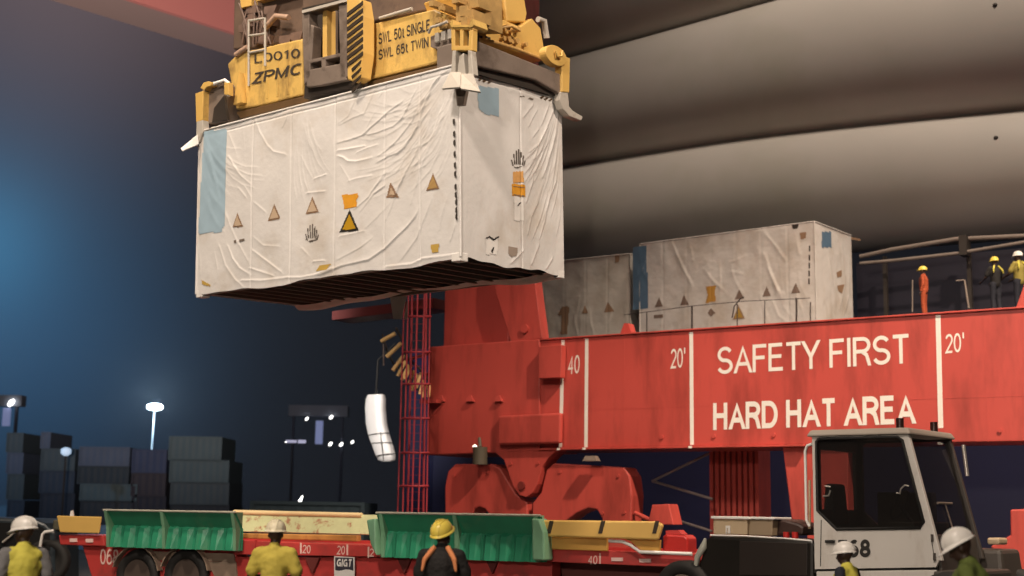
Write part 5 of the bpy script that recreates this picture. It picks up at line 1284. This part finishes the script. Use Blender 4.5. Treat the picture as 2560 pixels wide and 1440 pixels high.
def person(label, p, yaw, h, helmet, top, legs, vest=None, short=True, head=(0, 0), lean=0.0, arms='down', group=None, vox=.014, shoulder=None, beardless=True):
    """p: feet; yaw: the way the body faces (0 = away from the camera, to the left positive); head = (turn, nod); lean forward in radians"""
    F = Frame(p, yaw); t = thing('person', label, 'person', F, group)
    s = h / 1.75
    Lm = Matrix.Rotation(-lean, 3, 'X')
    hipz = .92 * s
    def U(x, y, z):                                        # upper body leans about the hips
        q = Lm @ Vector((x * s, y * s, z * s - hipz)); return Vector((q.x, q.y, q.z + hipz))
    hr = Matrix.Rotation(head[0], 3, 'Z') @ Matrix.Rotation(-head[1] - lean * .4, 3, 'X')
    hc_ = U(0, .02, 1.60)
    def Hd(x, y, z): return hc_ + hr @ (Vector((x, y, z)) * s)
    arm = {}
    for sd in (-1, 1):
        sh = U(.185 * sd, -.01, 1.40)
        if arms == 'folded': el = U(.27 * sd, .02, 1.13); wr_ = U(.06 * sd, .22, 1.12)
        elif arms == 'front': el = U(.25 * sd, .05, 1.14); wr_ = U(.16 * sd, .27, 1.05)
        elif arms == 'one_up' and sd == 1: el = U(.27, .12, 1.2); wr_ = U(.2, .26, 1.42)
        elif arms == 'rail': el = U(.26 * sd, .10, 1.14); wr_ = U(.2 * sd, .36, 1.06)
        else: el = U(.25 * sd, -.03, 1.12); wr_ = U(.26 * sd, .05, .87)
        arm[sd] = (sh, el, wr_)
    pr = []
    pr += [('c', U(0, 0, .98), U(0, .005, 1.30), .125 * s, .135 * s), ('e', U(0, .0, 1.30), (.17 * s, .105 * s, .15 * s)), ('c', U(-.15, -.005, 1.40), U(.15, -.005, 1.40), .065 * s, .065 * s),
           ('c', U(0, -.01, 1.40), U(0, .005, 1.52), .062 * s, .055 * s), ('e', U(0, 0, .94), (.165 * s, .12 * s, .12 * s))]
    # head: skull, jaw, nose, brow, ears
    pr += [('e', Hd(0, -.012, .035), (.075 * s, .095 * s, .10 * s), hr), ('e', Hd(0, .02, -.045), (.058 * s, .07 * s, .075 * s), hr), ('c', Hd(0, .088, .01), Hd(0, .108, -.03), .011 * s, .016 * s),
           ('c', Hd(-.03, .083, .035), Hd(.03, .083, .035), .014 * s, .014 * s), ('c', Hd(-.022, .082, -.068), Hd(.022, .082, -.068), .011 * s, .011 * s), ('e', Hd(.078, -.005, -.01), (.012 * s, .022 * s, .034 * s), hr), ('e', Hd(-.078, -.005, -.01), (.012 * s, .022 * s, .034 * s), hr)]
    for sd, (sh, el, w_) in arm.items():
        pr += [('c', sh, el, .052 * s, .042 * s), ('c', el, w_, .042 * s, .027 * s)]
        d = (w_ - el).normalized(); sid = d.cross(Vector((0, 0, 1)) if abs(d.z) < .9 else Vector((0, 1, 0))).normalized(); nrm = sid.cross(d)
        if nrm.z > 0 and abs(d.z) < .9: pass
        pr += [('c', w_, w_ + d * .085 * s, .026 * s, .034 * s)]
        for k, (o_, ln) in enumerate(((-.030, .072), (-.010, .082), (.010, .078), (.030, .062))):
            a = w_ + d * .095 * s + sid * o_ * s; b = a + d * ln * .55 * s - nrm * .008 * s; c = b + d * ln * .4 * s - nrm * .028 * s
            pr += [('c', a, b, .0105 * s, .0095 * s), ('c', b, c, .0095 * s, .008 * s)]
        a = w_ + d * .03 * s + sid * .03 * s * sd; pr += [('c', a, a + d * .045 * s + sid * .03 * s * sd, .012 * s, .009 * s)]
    for sd in (-1, 1):
        hp, kn, an = Vector((.09 * sd * s, 0, .92 * s)), Vector((.10 * sd * s, .02 * s, .50 * s)), Vector((.11 * sd * s, -.01 * s, .09 * s))
        pr += [('c', hp, kn, .082 * s, .058 * s), ('c', kn, an, .056 * s, .036 * s), ('c', an - Vector((0, .03 * s, .045 * s)), an + Vector((.02 * sd * s, .16 * s, -.055 * s)), .034 * s, .030 * s)]
    blob(pr, vox * .85, 'body', SKIN, t, 3)
    # clothes
    c = [('c', U(0, 0, .95), U(0, .005, 1.30), .142 * s, .155 * s), ('e', U(0, .0, 1.29), (.195 * s, .125 * s, .16 * s)), ('c', U(-.155, -.005, 1.40), U(.155, -.005, 1.40), .074 * s, .074 * s), ('c', U(0, -.01, 1.42), U(0, -.005, 1.475), .085 * s, .068 * s)]
    for sd, (sh, el, w_) in arm.items():
        if short: c += [('c', sh, sh.lerp(el, .72), .068 * s, .078 * s)]
        else: c += [('c', sh, el, .068 * s, .058 * s), ('c', el, el.lerp(w_, .92), .058 * s, .042 * s)]
    blob(c, vox, 'shirt', top, t)
    if vest is not None:
        v = [('c', U(0, 0, .93), U(0, .005, 1.30), .155 * s, .168 * s), ('e', U(0, .0, 1.27), (.208 * s, .140 * s, .16 * s)), ('c', U(-.12, -.01, 1.39), U(.12, -.01, 1.39), .083 * s, .083 * s), ('c', U(0, -.015, 1.40), U(0, -.01, 1.455), .10 * s, .085 * s)]
        blob(v, vox, 'vest', vest, t)
    if shoulder is not None:
        for sd in (-1, 1):
            blob([('c', U(.075 * sd, -.06, 1.475), U(.155 * sd, -.13, 1.36), .030 * s, .028 * s), ('c', U(.155 * sd, -.13, 1.36), U(.175 * sd, -.148, 1.25), .028 * s, .016 * s)], vox * .7, 'shoulder_panel', shoulder, t)
    l = []
    for sd in (-1, 1):
        l += [('c', Vector((.09 * sd * s, 0, .92 * s)), Vector((.10 * sd * s, .02 * s, .50 * s)), .100 * s, .076 * s), ('c', Vector((.10 * sd * s, .02 * s, .50 * s)), Vector((.11 * sd * s, -.01 * s, .10 * s)), .075 * s, .066 * s)]
    l += [('e', Vector((0, 0, .95 * s)), (.175 * s, .135 * s, .10 * s))]
    blob(l, vox, 'trousers', legs, t)
    b_ = []
    for sd in (-1, 1):
        an = Vector((.11 * sd * s, -.01 * s, .10 * s)); b_ += [('c', an, an + Vector((0, 0, -.03 * s)), .056 * s, .052 * s), ('c', an + Vector((0, -.035 * s, -.055 * s)), an + Vector((.02 * sd * s, .17 * s, -.06 * s)), .045 * s, .040 * s)]
    blob(b_, vox, 'boots', BOOT, t)
    # helmet: shell with a brim longer at the front, a ridge, and the headband below
    m = MB(); rings = []
    for i in range(13):
        th = math.pi / 2 * i / 12; zz = math.sin(th); rr_ = math.cos(th) ** .8
        rings.append([Hd(.112 * max(rr_, .02) * math.cos(k * math.pi / 16), -.005 + .138 * max(rr_, .02) * math.sin(k * math.pi / 16), .048 + .118 * zz) for k in range(32)])
    brim = []
    for f, dz in ((1.0, 0.0), (1.08, -.012), (1.09, -.018), (1.0, -.012)):
        brim.append([Hd(.112 * f * math.cos(k * math.pi / 16), -.005 + (.138 * f + (.055 * max(0, math.sin(k * math.pi / 16)) ** 2 if f > 1.05 else 0)) * math.sin(k * math.pi / 16), .048 + dz - (.012 * max(0, math.sin(k * math.pi / 16)) if f > 1.05 else 0)) for k in range(32)])
    m.rings(brim[::-1] + rings)
    hm = m.build('helmet', helmet, t)
    m = MB()
    for x in (-.035, 0, .035): m.tube([Hd(x, -.005 + .136 * math.cos(a) * .97, .05 + .119 * math.sin(a) * (1 - abs(x) * 1.2)) for a in [R(8 + 164 * k / 16) for k in range(17)]], .008 * s, 6)
    m.build('helmet_ridge', helmet, hm)
    return t
def ground_at(px_, Y): p = at(px_, 1300, Y); return Vector((p.x, p.y, 0))
def top_h(px_, py_, Y): return at(px_, py_, Y).z            # height of the helmet's top
def stand(label, px_, py_, Y, yaw, **k):
    return person(label, ground_at(px_, Y), yaw, (top_h(px_, py_, Y)) / 1.775 * 1.75, **k)
stand('person in a yellow vest and grey shirt with a white helmet, at the left edge', 64, 1289, 12.9, R(38), helmet=HW, top=GREYF, legs=NAVYF, vest=HIVIS, head=(R(28), R(8)))
stand('person in a mustard yellow shirt and cream helmet, watching with back to the camera', 690, 1297, 14.4, R(-4), helmet=HC, top=SHIRTY, legs=BLKF, arms='folded')
stand('person in a black vest with orange shoulders and a yellow helmet tilted to the right', 1107, 1296, 13.6, R(-8), helmet=HY, top=BLKF, legs=BLKF, vest=BLKF, shoulder=ORF, head=(R(-20), R(-24)), arms='front')
stand('short person in a white helmet and yellow vest, in front of the cab door', 2113, 1353, 14.6, R(48), helmet=HW, top=NAVYF, legs=NAVYF, vest=HIVIS, head=(R(10), R(6)))
stand('person in an olive green vest and white helmet, head lowered, near the cab front', 2448, 1312, 11.2, R(62), helmet=HW, top=GRNF, legs=NAVYF, vest=GRNF, head=(R(12), R(24)), lean=R(12))
# crew up on the ship
WALKZ = sum(SF.px(x, y, o_).z for x, y, o_ in ((2308, 664, 3.2), (2486, 640, 3.6), (2545, 626, 3.9))) / 3 - 1.78
def crew(label, px_, py_, off, yaw, h, **k):
    q = SF.px(px_, py_, off); h = (q.z - WALKZ) / 1.02; base = SF.o + SF.ax[0] * q.x + SF.ax[1] * off + Vector((0, 0, WALKZ))
    print('crew height', h)
    return person(label, base, yaw, h, vox=.022, **k), base.z
_, z_a = crew('person in a red coverall and yellow helmet standing alone on the ship', 2308, 664, 3.2, R(60), 1.72, helmet=HY, top=REDF, legs=REDF, short=False)
_, z_b = crew('person in dark clothes with yellow shoulder panels and yellow helmet, leaning at the ship rail', 2486, 640, 3.6, R(20), 1.74, helmet=HY, top=BLKF, legs=NAVYF, shoulder=HIVIS, short=True, arms='rail')
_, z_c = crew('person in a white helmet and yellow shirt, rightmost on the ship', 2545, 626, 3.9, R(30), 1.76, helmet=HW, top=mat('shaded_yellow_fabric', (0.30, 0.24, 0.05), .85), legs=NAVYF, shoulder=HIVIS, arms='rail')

# ------------------------------------------------------------------ rails, pipes and the walkway on the ship
print('walk heights', z_a, z_b, z_c, 'deck', DECK, DECKZ)
m = MB(); m.box((SF.px(2190, 760, 3.2)[0], 2.2, WALKZ - .25), (SF.px(3200, 700, 4)[0], 5.5, WALKZ)); m.build('raised_walkway', NAVY, ship)
PIPE = mat('dusty_pipe', (0.22, 0.175, 0.145), .6, var=.3, vscale=3)
def line(pts, off, r, name, mm, par, n=8):
    m = MB(); m.tube([SF.px(x, y, off) for x, y in pts], r, n); return m.build(name, mm, par)
pb = SF.px(2160, 640, 5.5)
pf = thing('pipe_rack', 'pair of dusty pipes under the lowest turbine blade, above the crew', 'pipe rack', SF)
line([(2150, 642), (2230, 624), (2390, 598), (2560, 590), (2700, 582), (3200, 556)], 6.5, .075, 'upper_pipe', PIPE, pf)
line([(2150, 659), (2230, 652), (2390, 634), (2560, 606), (2700, 590), (3200, 562)], 6.3, .06, 'lower_pipe', PIPE, pf)
a = SF.px(2410, 590, 6.4); b_ = SF.px(2408, 640, 6.4)
m = MB(); m.box((a.x - .12, 6.2, b_.z), (a.x + .12, 6.7, a.z)); m.build('pipe_bracket', DARK, pf)
c_ = SF.px(2200, 630, 6.4)
for x in (a.x, c_.x, SF.px(2640, 600, 6.4).x):
    m = MB(); m.box((x - .06, 6.8, DECK), (x + .06, 6.95, b_.z + .3)); m.build('rack_post', DARK, pf)
# deck rail in front of the containers
rl = thing('deck_railing', 'thin dark deck railing in front of the wrapped containers', 'railing', SF)
RLM = mat('dark_thin_rail', (0.045, 0.032, 0.028), .6)
for x, y0, y1 in ((1617, 780, 850), (1730, 765, 850), (1843, 760, 850), (1912, 750, 850), (1991, 745, 850), (2026, 755, 850)):
    m = MB(); m.tube([SF.px(x, y0, 1.0), SF.px(x, y1, 1.0)], .03 if x in (1730, 1991) else .018, 6); m.build('post', RLM, rl)
line([(1560, 787), (1617, 780), (1730, 765), (1860, 753), (2026, 745)], 1.0, .012, 'wire', RLM, rl, 6)
line([(1830, 795), (1836, 765), (1850, 748), (1860, 742)], 1.0, .02, 'bent_post', RLM, rl, 6)
# rail posts beside the crew
sp = thing('walkway_railing', 'grey rail posts on the ship walkway beside the crew', 'railing', SF)
line([(2411, 700), (2422, 770)], 2.4, .03, 'post', PIPE, sp); line([(2281, 700), (2281, 780)], 2.4, .02, 'post', PIPE, sp)
line([(2390, 702), (2411, 700)], 2.4, .02, 'top_rail', PIPE, sp)
# wrapped bundle at the bow
wb = Frame(SF.o + SF.ax[0] * (HX0 - .1) + SF.ax[1] * .9 , QY)
bun = thing('wrapped_bundle', 'white wrapped bundle tied with dark cord, hanging by the ship bow', 'bundle', wb)
def bp(x, y): return wb.px(x, y, 0, 1)
spine = [((940, 987), 26), ((939, 998), 31), ((938, 1020), 32), ((941, 1060), 33), ((948, 1090), 33), ((957, 1115), 32), ((964, 1138), 30), ((967, 1150), 26), ((968, 1154), 15)]
rings = []
for (x, y), rpx in spine:
    c = bp(x, y); r_ = rpx / 73
    rings.append([(c.x + r_ * math.cos(k * math.pi / 14) * (1 + .05 * math.sin(k * 2.1 + y * .01)), r_ * .5 * math.sin(k * math.pi / 14), c.z) for k in range(28)])
m = MB(); m.rings(rings); m.build('wrapping', mat('white_shrink_wrap', (0.80, 0.78, 0.77), .35, bump=.2, bscale=6), bun)
for y, cx_, sl in ((1086, 947, 6), (1108, 955, 2), (1138, 964, 8)):
    c = bp(cx_, y); r_ = 34.5 / 73; m = MB()
    m.tube([Vector((c.x + r_ * math.cos(k * math.pi / 14), r_ * .53 * math.sin(k * math.pi / 14), c.z + sl / 73 * .5 * math.cos(k * math.pi / 14))) for k in range(29)], .014, 6, cap=False); m.build('tie_cord', BLACK, bun)
m = MB(); m.tube([bp(962, 1080) + Vector((0, -.25, 0)), bp(965, 1110) + Vector((0, -.25, 0)), bp(968, 1152) + Vector((0, -.20, 0))], .012, 6); m.build('tie_cord', BLACK, bun)
m = MB(); m.tube([bp(940, 990), bp(945, 900), Vector((bp(960, 900).x, .6, DECK + .4))], .035, 6); m.build('hanging_rope', BLACK, bun)
# ================================================================== YARD far behind on the left
def yard_box(px0, px1, pyb, pyt, Y, col, label, name='yard_container', extra=0.0):
    a, b = at(px0, pyb, Y), at(px1, pyt, Y)
    a2 = at(px0, pyb, Y)
    F = Frame((a.x, Y, min(a.z, b.z)), 0)
    w_, h_ = b.x - a.x, abs(b.z - a.z)
    t = thing(name, label, 'container', F, 'stacked containers in the dark yard')
    m = MB()
    n = max(6, int(w_ / .28)); pts = []
    for i in range(n + 1):
        x = w_ * i / n; pts += [(x, 0 if i % 2 else .022)]
    vs = [(x, y, .15) for x, y in pts] + [(x, y, h_ - .15) for x, y in pts]
    m.add(vs, [(i, i + 1, i + 2 + n, i + 1 + n) for i in range(n)])
    m.box((.02, .06, .02), (w_ - .02, 6, h_ - .02))
    mm = mat('yard_' + '_'.join(str(int(c * 1000)) for c in col), col, .6, var=.2, vscale=.6)
    m.build('corrugated_body', mm, t)
    e = MB(); e.box((0, -.05, 0), (w_, .058, .14)); e.box((0, -.05, h_ - .14), (w_, .058, h_)); e.box((0, -.05, .142), (.16, .058, h_ - .142)); e.box((w_ - .16, -.05, .142), (w_, .058, h_ - .142)); e.build('corner_frame', mm, t)
    return t
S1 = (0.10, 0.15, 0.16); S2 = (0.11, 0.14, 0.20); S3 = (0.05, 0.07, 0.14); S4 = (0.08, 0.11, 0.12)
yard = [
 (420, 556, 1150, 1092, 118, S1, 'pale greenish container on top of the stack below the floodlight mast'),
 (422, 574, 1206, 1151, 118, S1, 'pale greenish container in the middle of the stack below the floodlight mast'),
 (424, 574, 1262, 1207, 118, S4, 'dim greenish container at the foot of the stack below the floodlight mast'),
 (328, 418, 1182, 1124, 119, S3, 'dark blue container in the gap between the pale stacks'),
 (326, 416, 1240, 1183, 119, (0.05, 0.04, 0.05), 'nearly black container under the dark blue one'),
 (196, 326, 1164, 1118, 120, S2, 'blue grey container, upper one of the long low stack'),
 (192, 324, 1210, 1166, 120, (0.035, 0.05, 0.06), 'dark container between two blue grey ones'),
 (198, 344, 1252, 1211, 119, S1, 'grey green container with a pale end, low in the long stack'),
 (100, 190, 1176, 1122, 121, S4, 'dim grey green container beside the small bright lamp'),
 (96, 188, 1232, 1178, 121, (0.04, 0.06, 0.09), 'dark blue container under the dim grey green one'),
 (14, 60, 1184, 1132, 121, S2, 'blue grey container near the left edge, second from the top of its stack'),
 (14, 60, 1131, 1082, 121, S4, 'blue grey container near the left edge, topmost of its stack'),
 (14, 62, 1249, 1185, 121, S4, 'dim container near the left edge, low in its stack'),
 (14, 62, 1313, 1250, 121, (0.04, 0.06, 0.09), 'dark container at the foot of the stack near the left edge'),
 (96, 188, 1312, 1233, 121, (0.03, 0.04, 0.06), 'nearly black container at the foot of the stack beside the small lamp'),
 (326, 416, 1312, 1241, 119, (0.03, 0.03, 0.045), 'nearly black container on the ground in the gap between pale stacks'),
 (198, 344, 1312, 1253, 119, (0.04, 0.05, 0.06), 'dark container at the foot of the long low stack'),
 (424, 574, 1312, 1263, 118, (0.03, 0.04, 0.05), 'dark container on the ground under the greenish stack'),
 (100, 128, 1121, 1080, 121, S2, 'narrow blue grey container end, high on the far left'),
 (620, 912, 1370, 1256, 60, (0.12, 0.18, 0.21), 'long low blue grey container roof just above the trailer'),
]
for q in yard: yard_box(*q)
def bottom(Y): return None
# floodlight mast
P = at(387, 1018, 300)
mf = Frame((P.x, 300, 0)); mast = thing('floodlight_mast', 'tall floodlight mast glowing bluish white over the container yard', 'light mast', mf)
m = MB(); m.tube([(0, 0, 0), (-.25, 0, P.z * .4), (0, 0, P.z - .3)], [.3, .22, .13], 10); m.build('pole', mat('pale_mast_paint', (0.6, 0.68, 0.75), .5), mast)
m = MB(); m.rings([[(1.0 * 1.6 * s_ * math.cos(k * math.pi / 12), 1.2 * s_ * math.sin(k * math.pi / 12), P.z + z_) for k in range(24)] for s_, z_ in ((.5, -.6), (1, -.35), (1.05, .3), (.6, .6))])
m.build('lamp_ring', mat('lit_mast_lamp', (1, 1, 1), emit=(.80, .95, 1), estr=22), mast)
pl_ = bpy.data.lights.new('mast_light', 'POINT'); pl_.energy = 90000; pl_.color = (.62, .84, 1); pl_.shadow_soft_size = 2.0
po = bpy.data.objects.new('mast_light', pl_); C.objects.link(po); po.location = (P.x, 299, P.z + 1.6)
# a second floodlight beyond the left edge lights the yard
sp_ = spot('yard_floodlight', (-60, 88, 26), (-32, 122, 3), 11500, (.34, .62, 1), 80, .8, 1.0)
# small lamp by the stacks
q = at(165, 1129, 115); lf = Frame((q.x, 115, 0)); lt = thing('yard_lamp', 'small blurred white lamp beside the blue grey containers', 'lamp', lf)
m = MB(); m.rings([[(.42 * s_ * math.cos(k * math.pi / 8), .42 * s_ * math.sin(k * math.pi / 8), q.z + z_) for k in range(16)] for s_, z_ in ((.4, -.35), (1, -.15), (1, .2), (.4, .35))]); m.build('lamp_head', mat('dim_blue_lamp', (1, 1, 1), emit=(.42, .62, .85), estr=.75), lt)
m = MB(); m.cyl((0, 0, 0), (0, 0, q.z - .34), .08, 8); m.build('pole', DARK, lt)
# yard cranes with working lamps
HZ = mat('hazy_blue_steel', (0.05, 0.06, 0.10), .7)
def yard_crane(label, pxl, pxr, pyt, Y, lamps, post):
    a, b = at(pxl, pyt, Y), at(pxr, pyt, Y)
    F = Frame((a.x, Y, 0)); t = thing('yard_crane', label, 'yard crane', F)
    w_ = b.x - a.x; zt_ = a.z
    m = MB(); m.box((0, 0, zt_ - 1.6), (w_, 2, zt_)); m.build('top_girder', mat('pale_lamplit_girder', (0.22, 0.25, 0.32), .7), t)  # lamp light on the girder put into a paler colour than the legs
    for x in (.3, w_ - 1.2):
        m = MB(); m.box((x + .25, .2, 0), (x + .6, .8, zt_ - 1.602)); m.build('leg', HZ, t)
    if post:
        pa, pb_ = at(post[0], post[1], Y), at(post[0], post[2], Y)
        m = MB(); m.box((pa.x - a.x - .5, -.3, pb_.z), (pa.x - a.x + .5, .3, pa.z)); m.build('lit_post', mat('blue_lit_post', (0.4, 0.45, 0.8), .5, emit=(.22, .27, .5), estr=.5), t)
    for x, y, r_ in lamps:
        q = at(x, y, Y - .6); l_ = MB(); c = Vector((q.x - a.x, -.6, q.z))
        l_.rings([[c + Vector((r_ * s_ * math.cos(k * math.pi / 6) + z_ * .5, r_ * s_ * .5 * math.sin(k * math.pi / 6), z_ * 1.0)) for k in range(12)] for s_, z_ in ((.3, -r_ * 1.3), (1, -r_ * .6), (1, r_ * .6), (.3, r_ * 1.3))]); l_.build('work_lamp', LAMPS, t)
    return t
yard_crane('distant yard crane with several small white lamps, left of the ship bow', 722, 870, 1012, 200, [(767, 1047, .17), (828, 1043, .20), (716, 1104, .13), (826, 1110, .20), (853, 1111, .20), (881, 1105, .16)], (799, 1052, 1110))
yard_crane('distant yard crane with one tilted white lamp at the left edge', -150, 55, 985, 200, [(28, 1007, .4)], (18, 1020, 1065))
q = at(731, 1104, 195); bf = Frame((q.x, 195, 0)); t = thing('lit_sign_board', 'small pale lit bar low beside the distant yard crane', 'light', bf)
m = MB(); m.box((-.9, 0, q.z - .15), (.6, .1, q.z + .2)); m.box((.8, 0, q.z - .2), (1.9, .1, q.z + .25)); m.build('lit_panel', mat('dim_lit_panel', (1, 1, 1), emit=(.45, .45, .65), estr=.8), t)
m = MB(); m.cyl((0, .05, 0), (0, .05, q.z - .16), .08, 8); m.build('pole', DARK, t)
q = at(750, 1252, 70); bf = Frame((q.x, 70, 0)); t = thing('small_work_lamp', 'tiny tilted white lamp above the long low container', 'lamp', bf)
m = MB(); m.tube([(-.06, 0, q.z - .16), (.12, 0, q.z + .25)], [.10, .03], 8); m.build('lamp_head', LAMPS, t)
m = MB(); m.cyl((-.06, 0, 0), (-.06, 0, q.z - .17), .04, 8); m.build('pole', DARK, t)

# ------------------------------------------------------------------ dark truck parked behind the worker at the left edge
_v = at(140, 1440, 31.0); VF = Frame((_v.x, _v.y, 0), R(4)); tv = thing('parked_truck', 'dark unlit truck standing behind the worker at the left edge', 'truck', VF)
def vp(pts, off=0.0): return [(lambda p: (p.x, p.z))(VF.px(x, y, off, 1)) for x, y in pts]
DT = mat('dark_teal_truck_paint', (0.020, 0.030, 0.038), .35, var=.3)
m = MB(); m.prism(vp([(140, 1520), (138, 1330), (112, 1308), (86, 1298), (-160, 1290), (-160, 1520)]), 0, 2.2); m.build('cab', DT, tv, bevel=.06)
m = MB(); m.prism(vp([(126, 1376), (124, 1334), (106, 1318), (84, 1310), (60, 1308), (62, 1376)], -.012), -.012, .0); m.build('window', GLASS, tv)
m = MB(); m.prism(vp([(44, 1376), (42, 1308), (-120, 1302), (-120, 1376)], -.012), -.012, .0); m.build('window', GLASS, tv)
m = MB(); m.tube([Vector((x, -.3, z)) for x, z in vp([(100, 1368), (106, 1336), (112, 1330), (135, 1327)], -.3)], .035, 8); m.build('mirror_arm', PAPER, tv)
m = MB(); m.tube([Vector((x, -.06, z)) for x, z in vp([(6, 1356), (24, 1342), (32, 1334)], -.06)], .025, 6); m.build('grab_rail', FLIP, tv)
m = MB(); m.prism(vp([(124, 1300), (140, 1300), (140, 1326), (122, 1326)], -.1), .2, .9); m.build('air_intake', mat('olive_dark_casing', (0.06, 0.055, 0.03), .6), tv, bevel=.03)
for px_ in (110, -60):
    c = VF.px(px_, 1440, -.02, 1); m = MB()
    m.rings([[(c.x + .5 * f * math.cos(k * math.pi / 16), -.02 + d, .5 + .5 * f * math.sin(k * math.pi / 16)) for k in range(32)] for f, d in ((.2, .05), (.6, .06), (.7, 0), (.93, 0), (1, .06), (1, .3))]); m.build('wheel', BLACK, tv)
# ================================================================== NIGHT HAZE round the whole scene
m = MB(); m.box((-420, -40, -4.2), (420, 420, 75))
hz_ = bpy.data.materials.new('night_haze'); hz_.use_nodes = True
t = hz_.node_tree; t.nodes.clear()
o_ = N(t, 'ShaderNodeOutputMaterial'); v_ = N(t, 'ShaderNodeVolumePrincipled')
v_.inputs['Color'].default_value = (.80, .86, .95, 1); v_.inputs['Density'].default_value = 0.00013; v_.inputs['Anisotropy'].default_value = 0.35
t.links.new(v_.outputs[0], o_.inputs['Volume'])
tag(m.build('haze', hz_), kind='stuff')
R2_ = [(1180, 212), (1430, 150), (1640, 93), (1900, 20), (2200, -62), (2640, -175), (3300, -410)]
R3_ = [(1180, 462), (1420, 420), (1640, 383), (1900, 345), (2200, 312), (2640, 272), (3300, 212)]
bl1, t1, bx1, b1_ = blade('uppermost grey wind turbine blade, only its rounded underside in view', [(1180, -60), (1430, -130), (1800, -240), (2200, -360), (2640, -480), (3300, -760)], 10.2, 1.9, [(x, y + 26) for x, y in R2_])
bl2, t2, bx2, b2_ = blade('grey wind turbine blade in the middle of the stack above the ship deck', R2_, 9.6, 1.9, [(x, y + 24) for x, y in R3_])
bl3, t3, bx3, b3_ = blade('lowest grey wind turbine blade, just above the wrapped containers on deck', R3_, 9.5, 1.9, [(1180, 740), (1420, 706), (1900, 650), (2200, 622), (2640, 588), (3300, 536)])
for bo, top, x0, low, off, (u, v) in ((bl2, t2, bx2, b2_, 9.6, (2488, 13)), (bl3, t3, bx3, b3_, 9.5, (2490, 345))):
    o_ = SF.loc(CO); d_ = SF.loc(CO + ray(u, v)) - o_
    t = 25.0
    while t < 80:                                         # the point of the shell seen there
        p = o_ + d_ * t; zt = top(p.x); r = (zt - low(p.x)) / 2
        if ((p.y - off) / 1.9) ** 2 + ((p.z - zt + r) / r) ** 2 < 1: break
        t += .02
    c = Vector((p.x - x0, p.y - off, p.z - (top(x0) - 3.8)))
    m = MB(); m.rings([[c + Vector((.075 * s_ * math.cos(k * .524), z_, .075 * s_ * math.sin(k * .524))) for k in range(12)] for s_, z_ in ((.3, -.06), (1, -.03), (1, .2))])
    m.build('lifting_hole', DARK, bo)
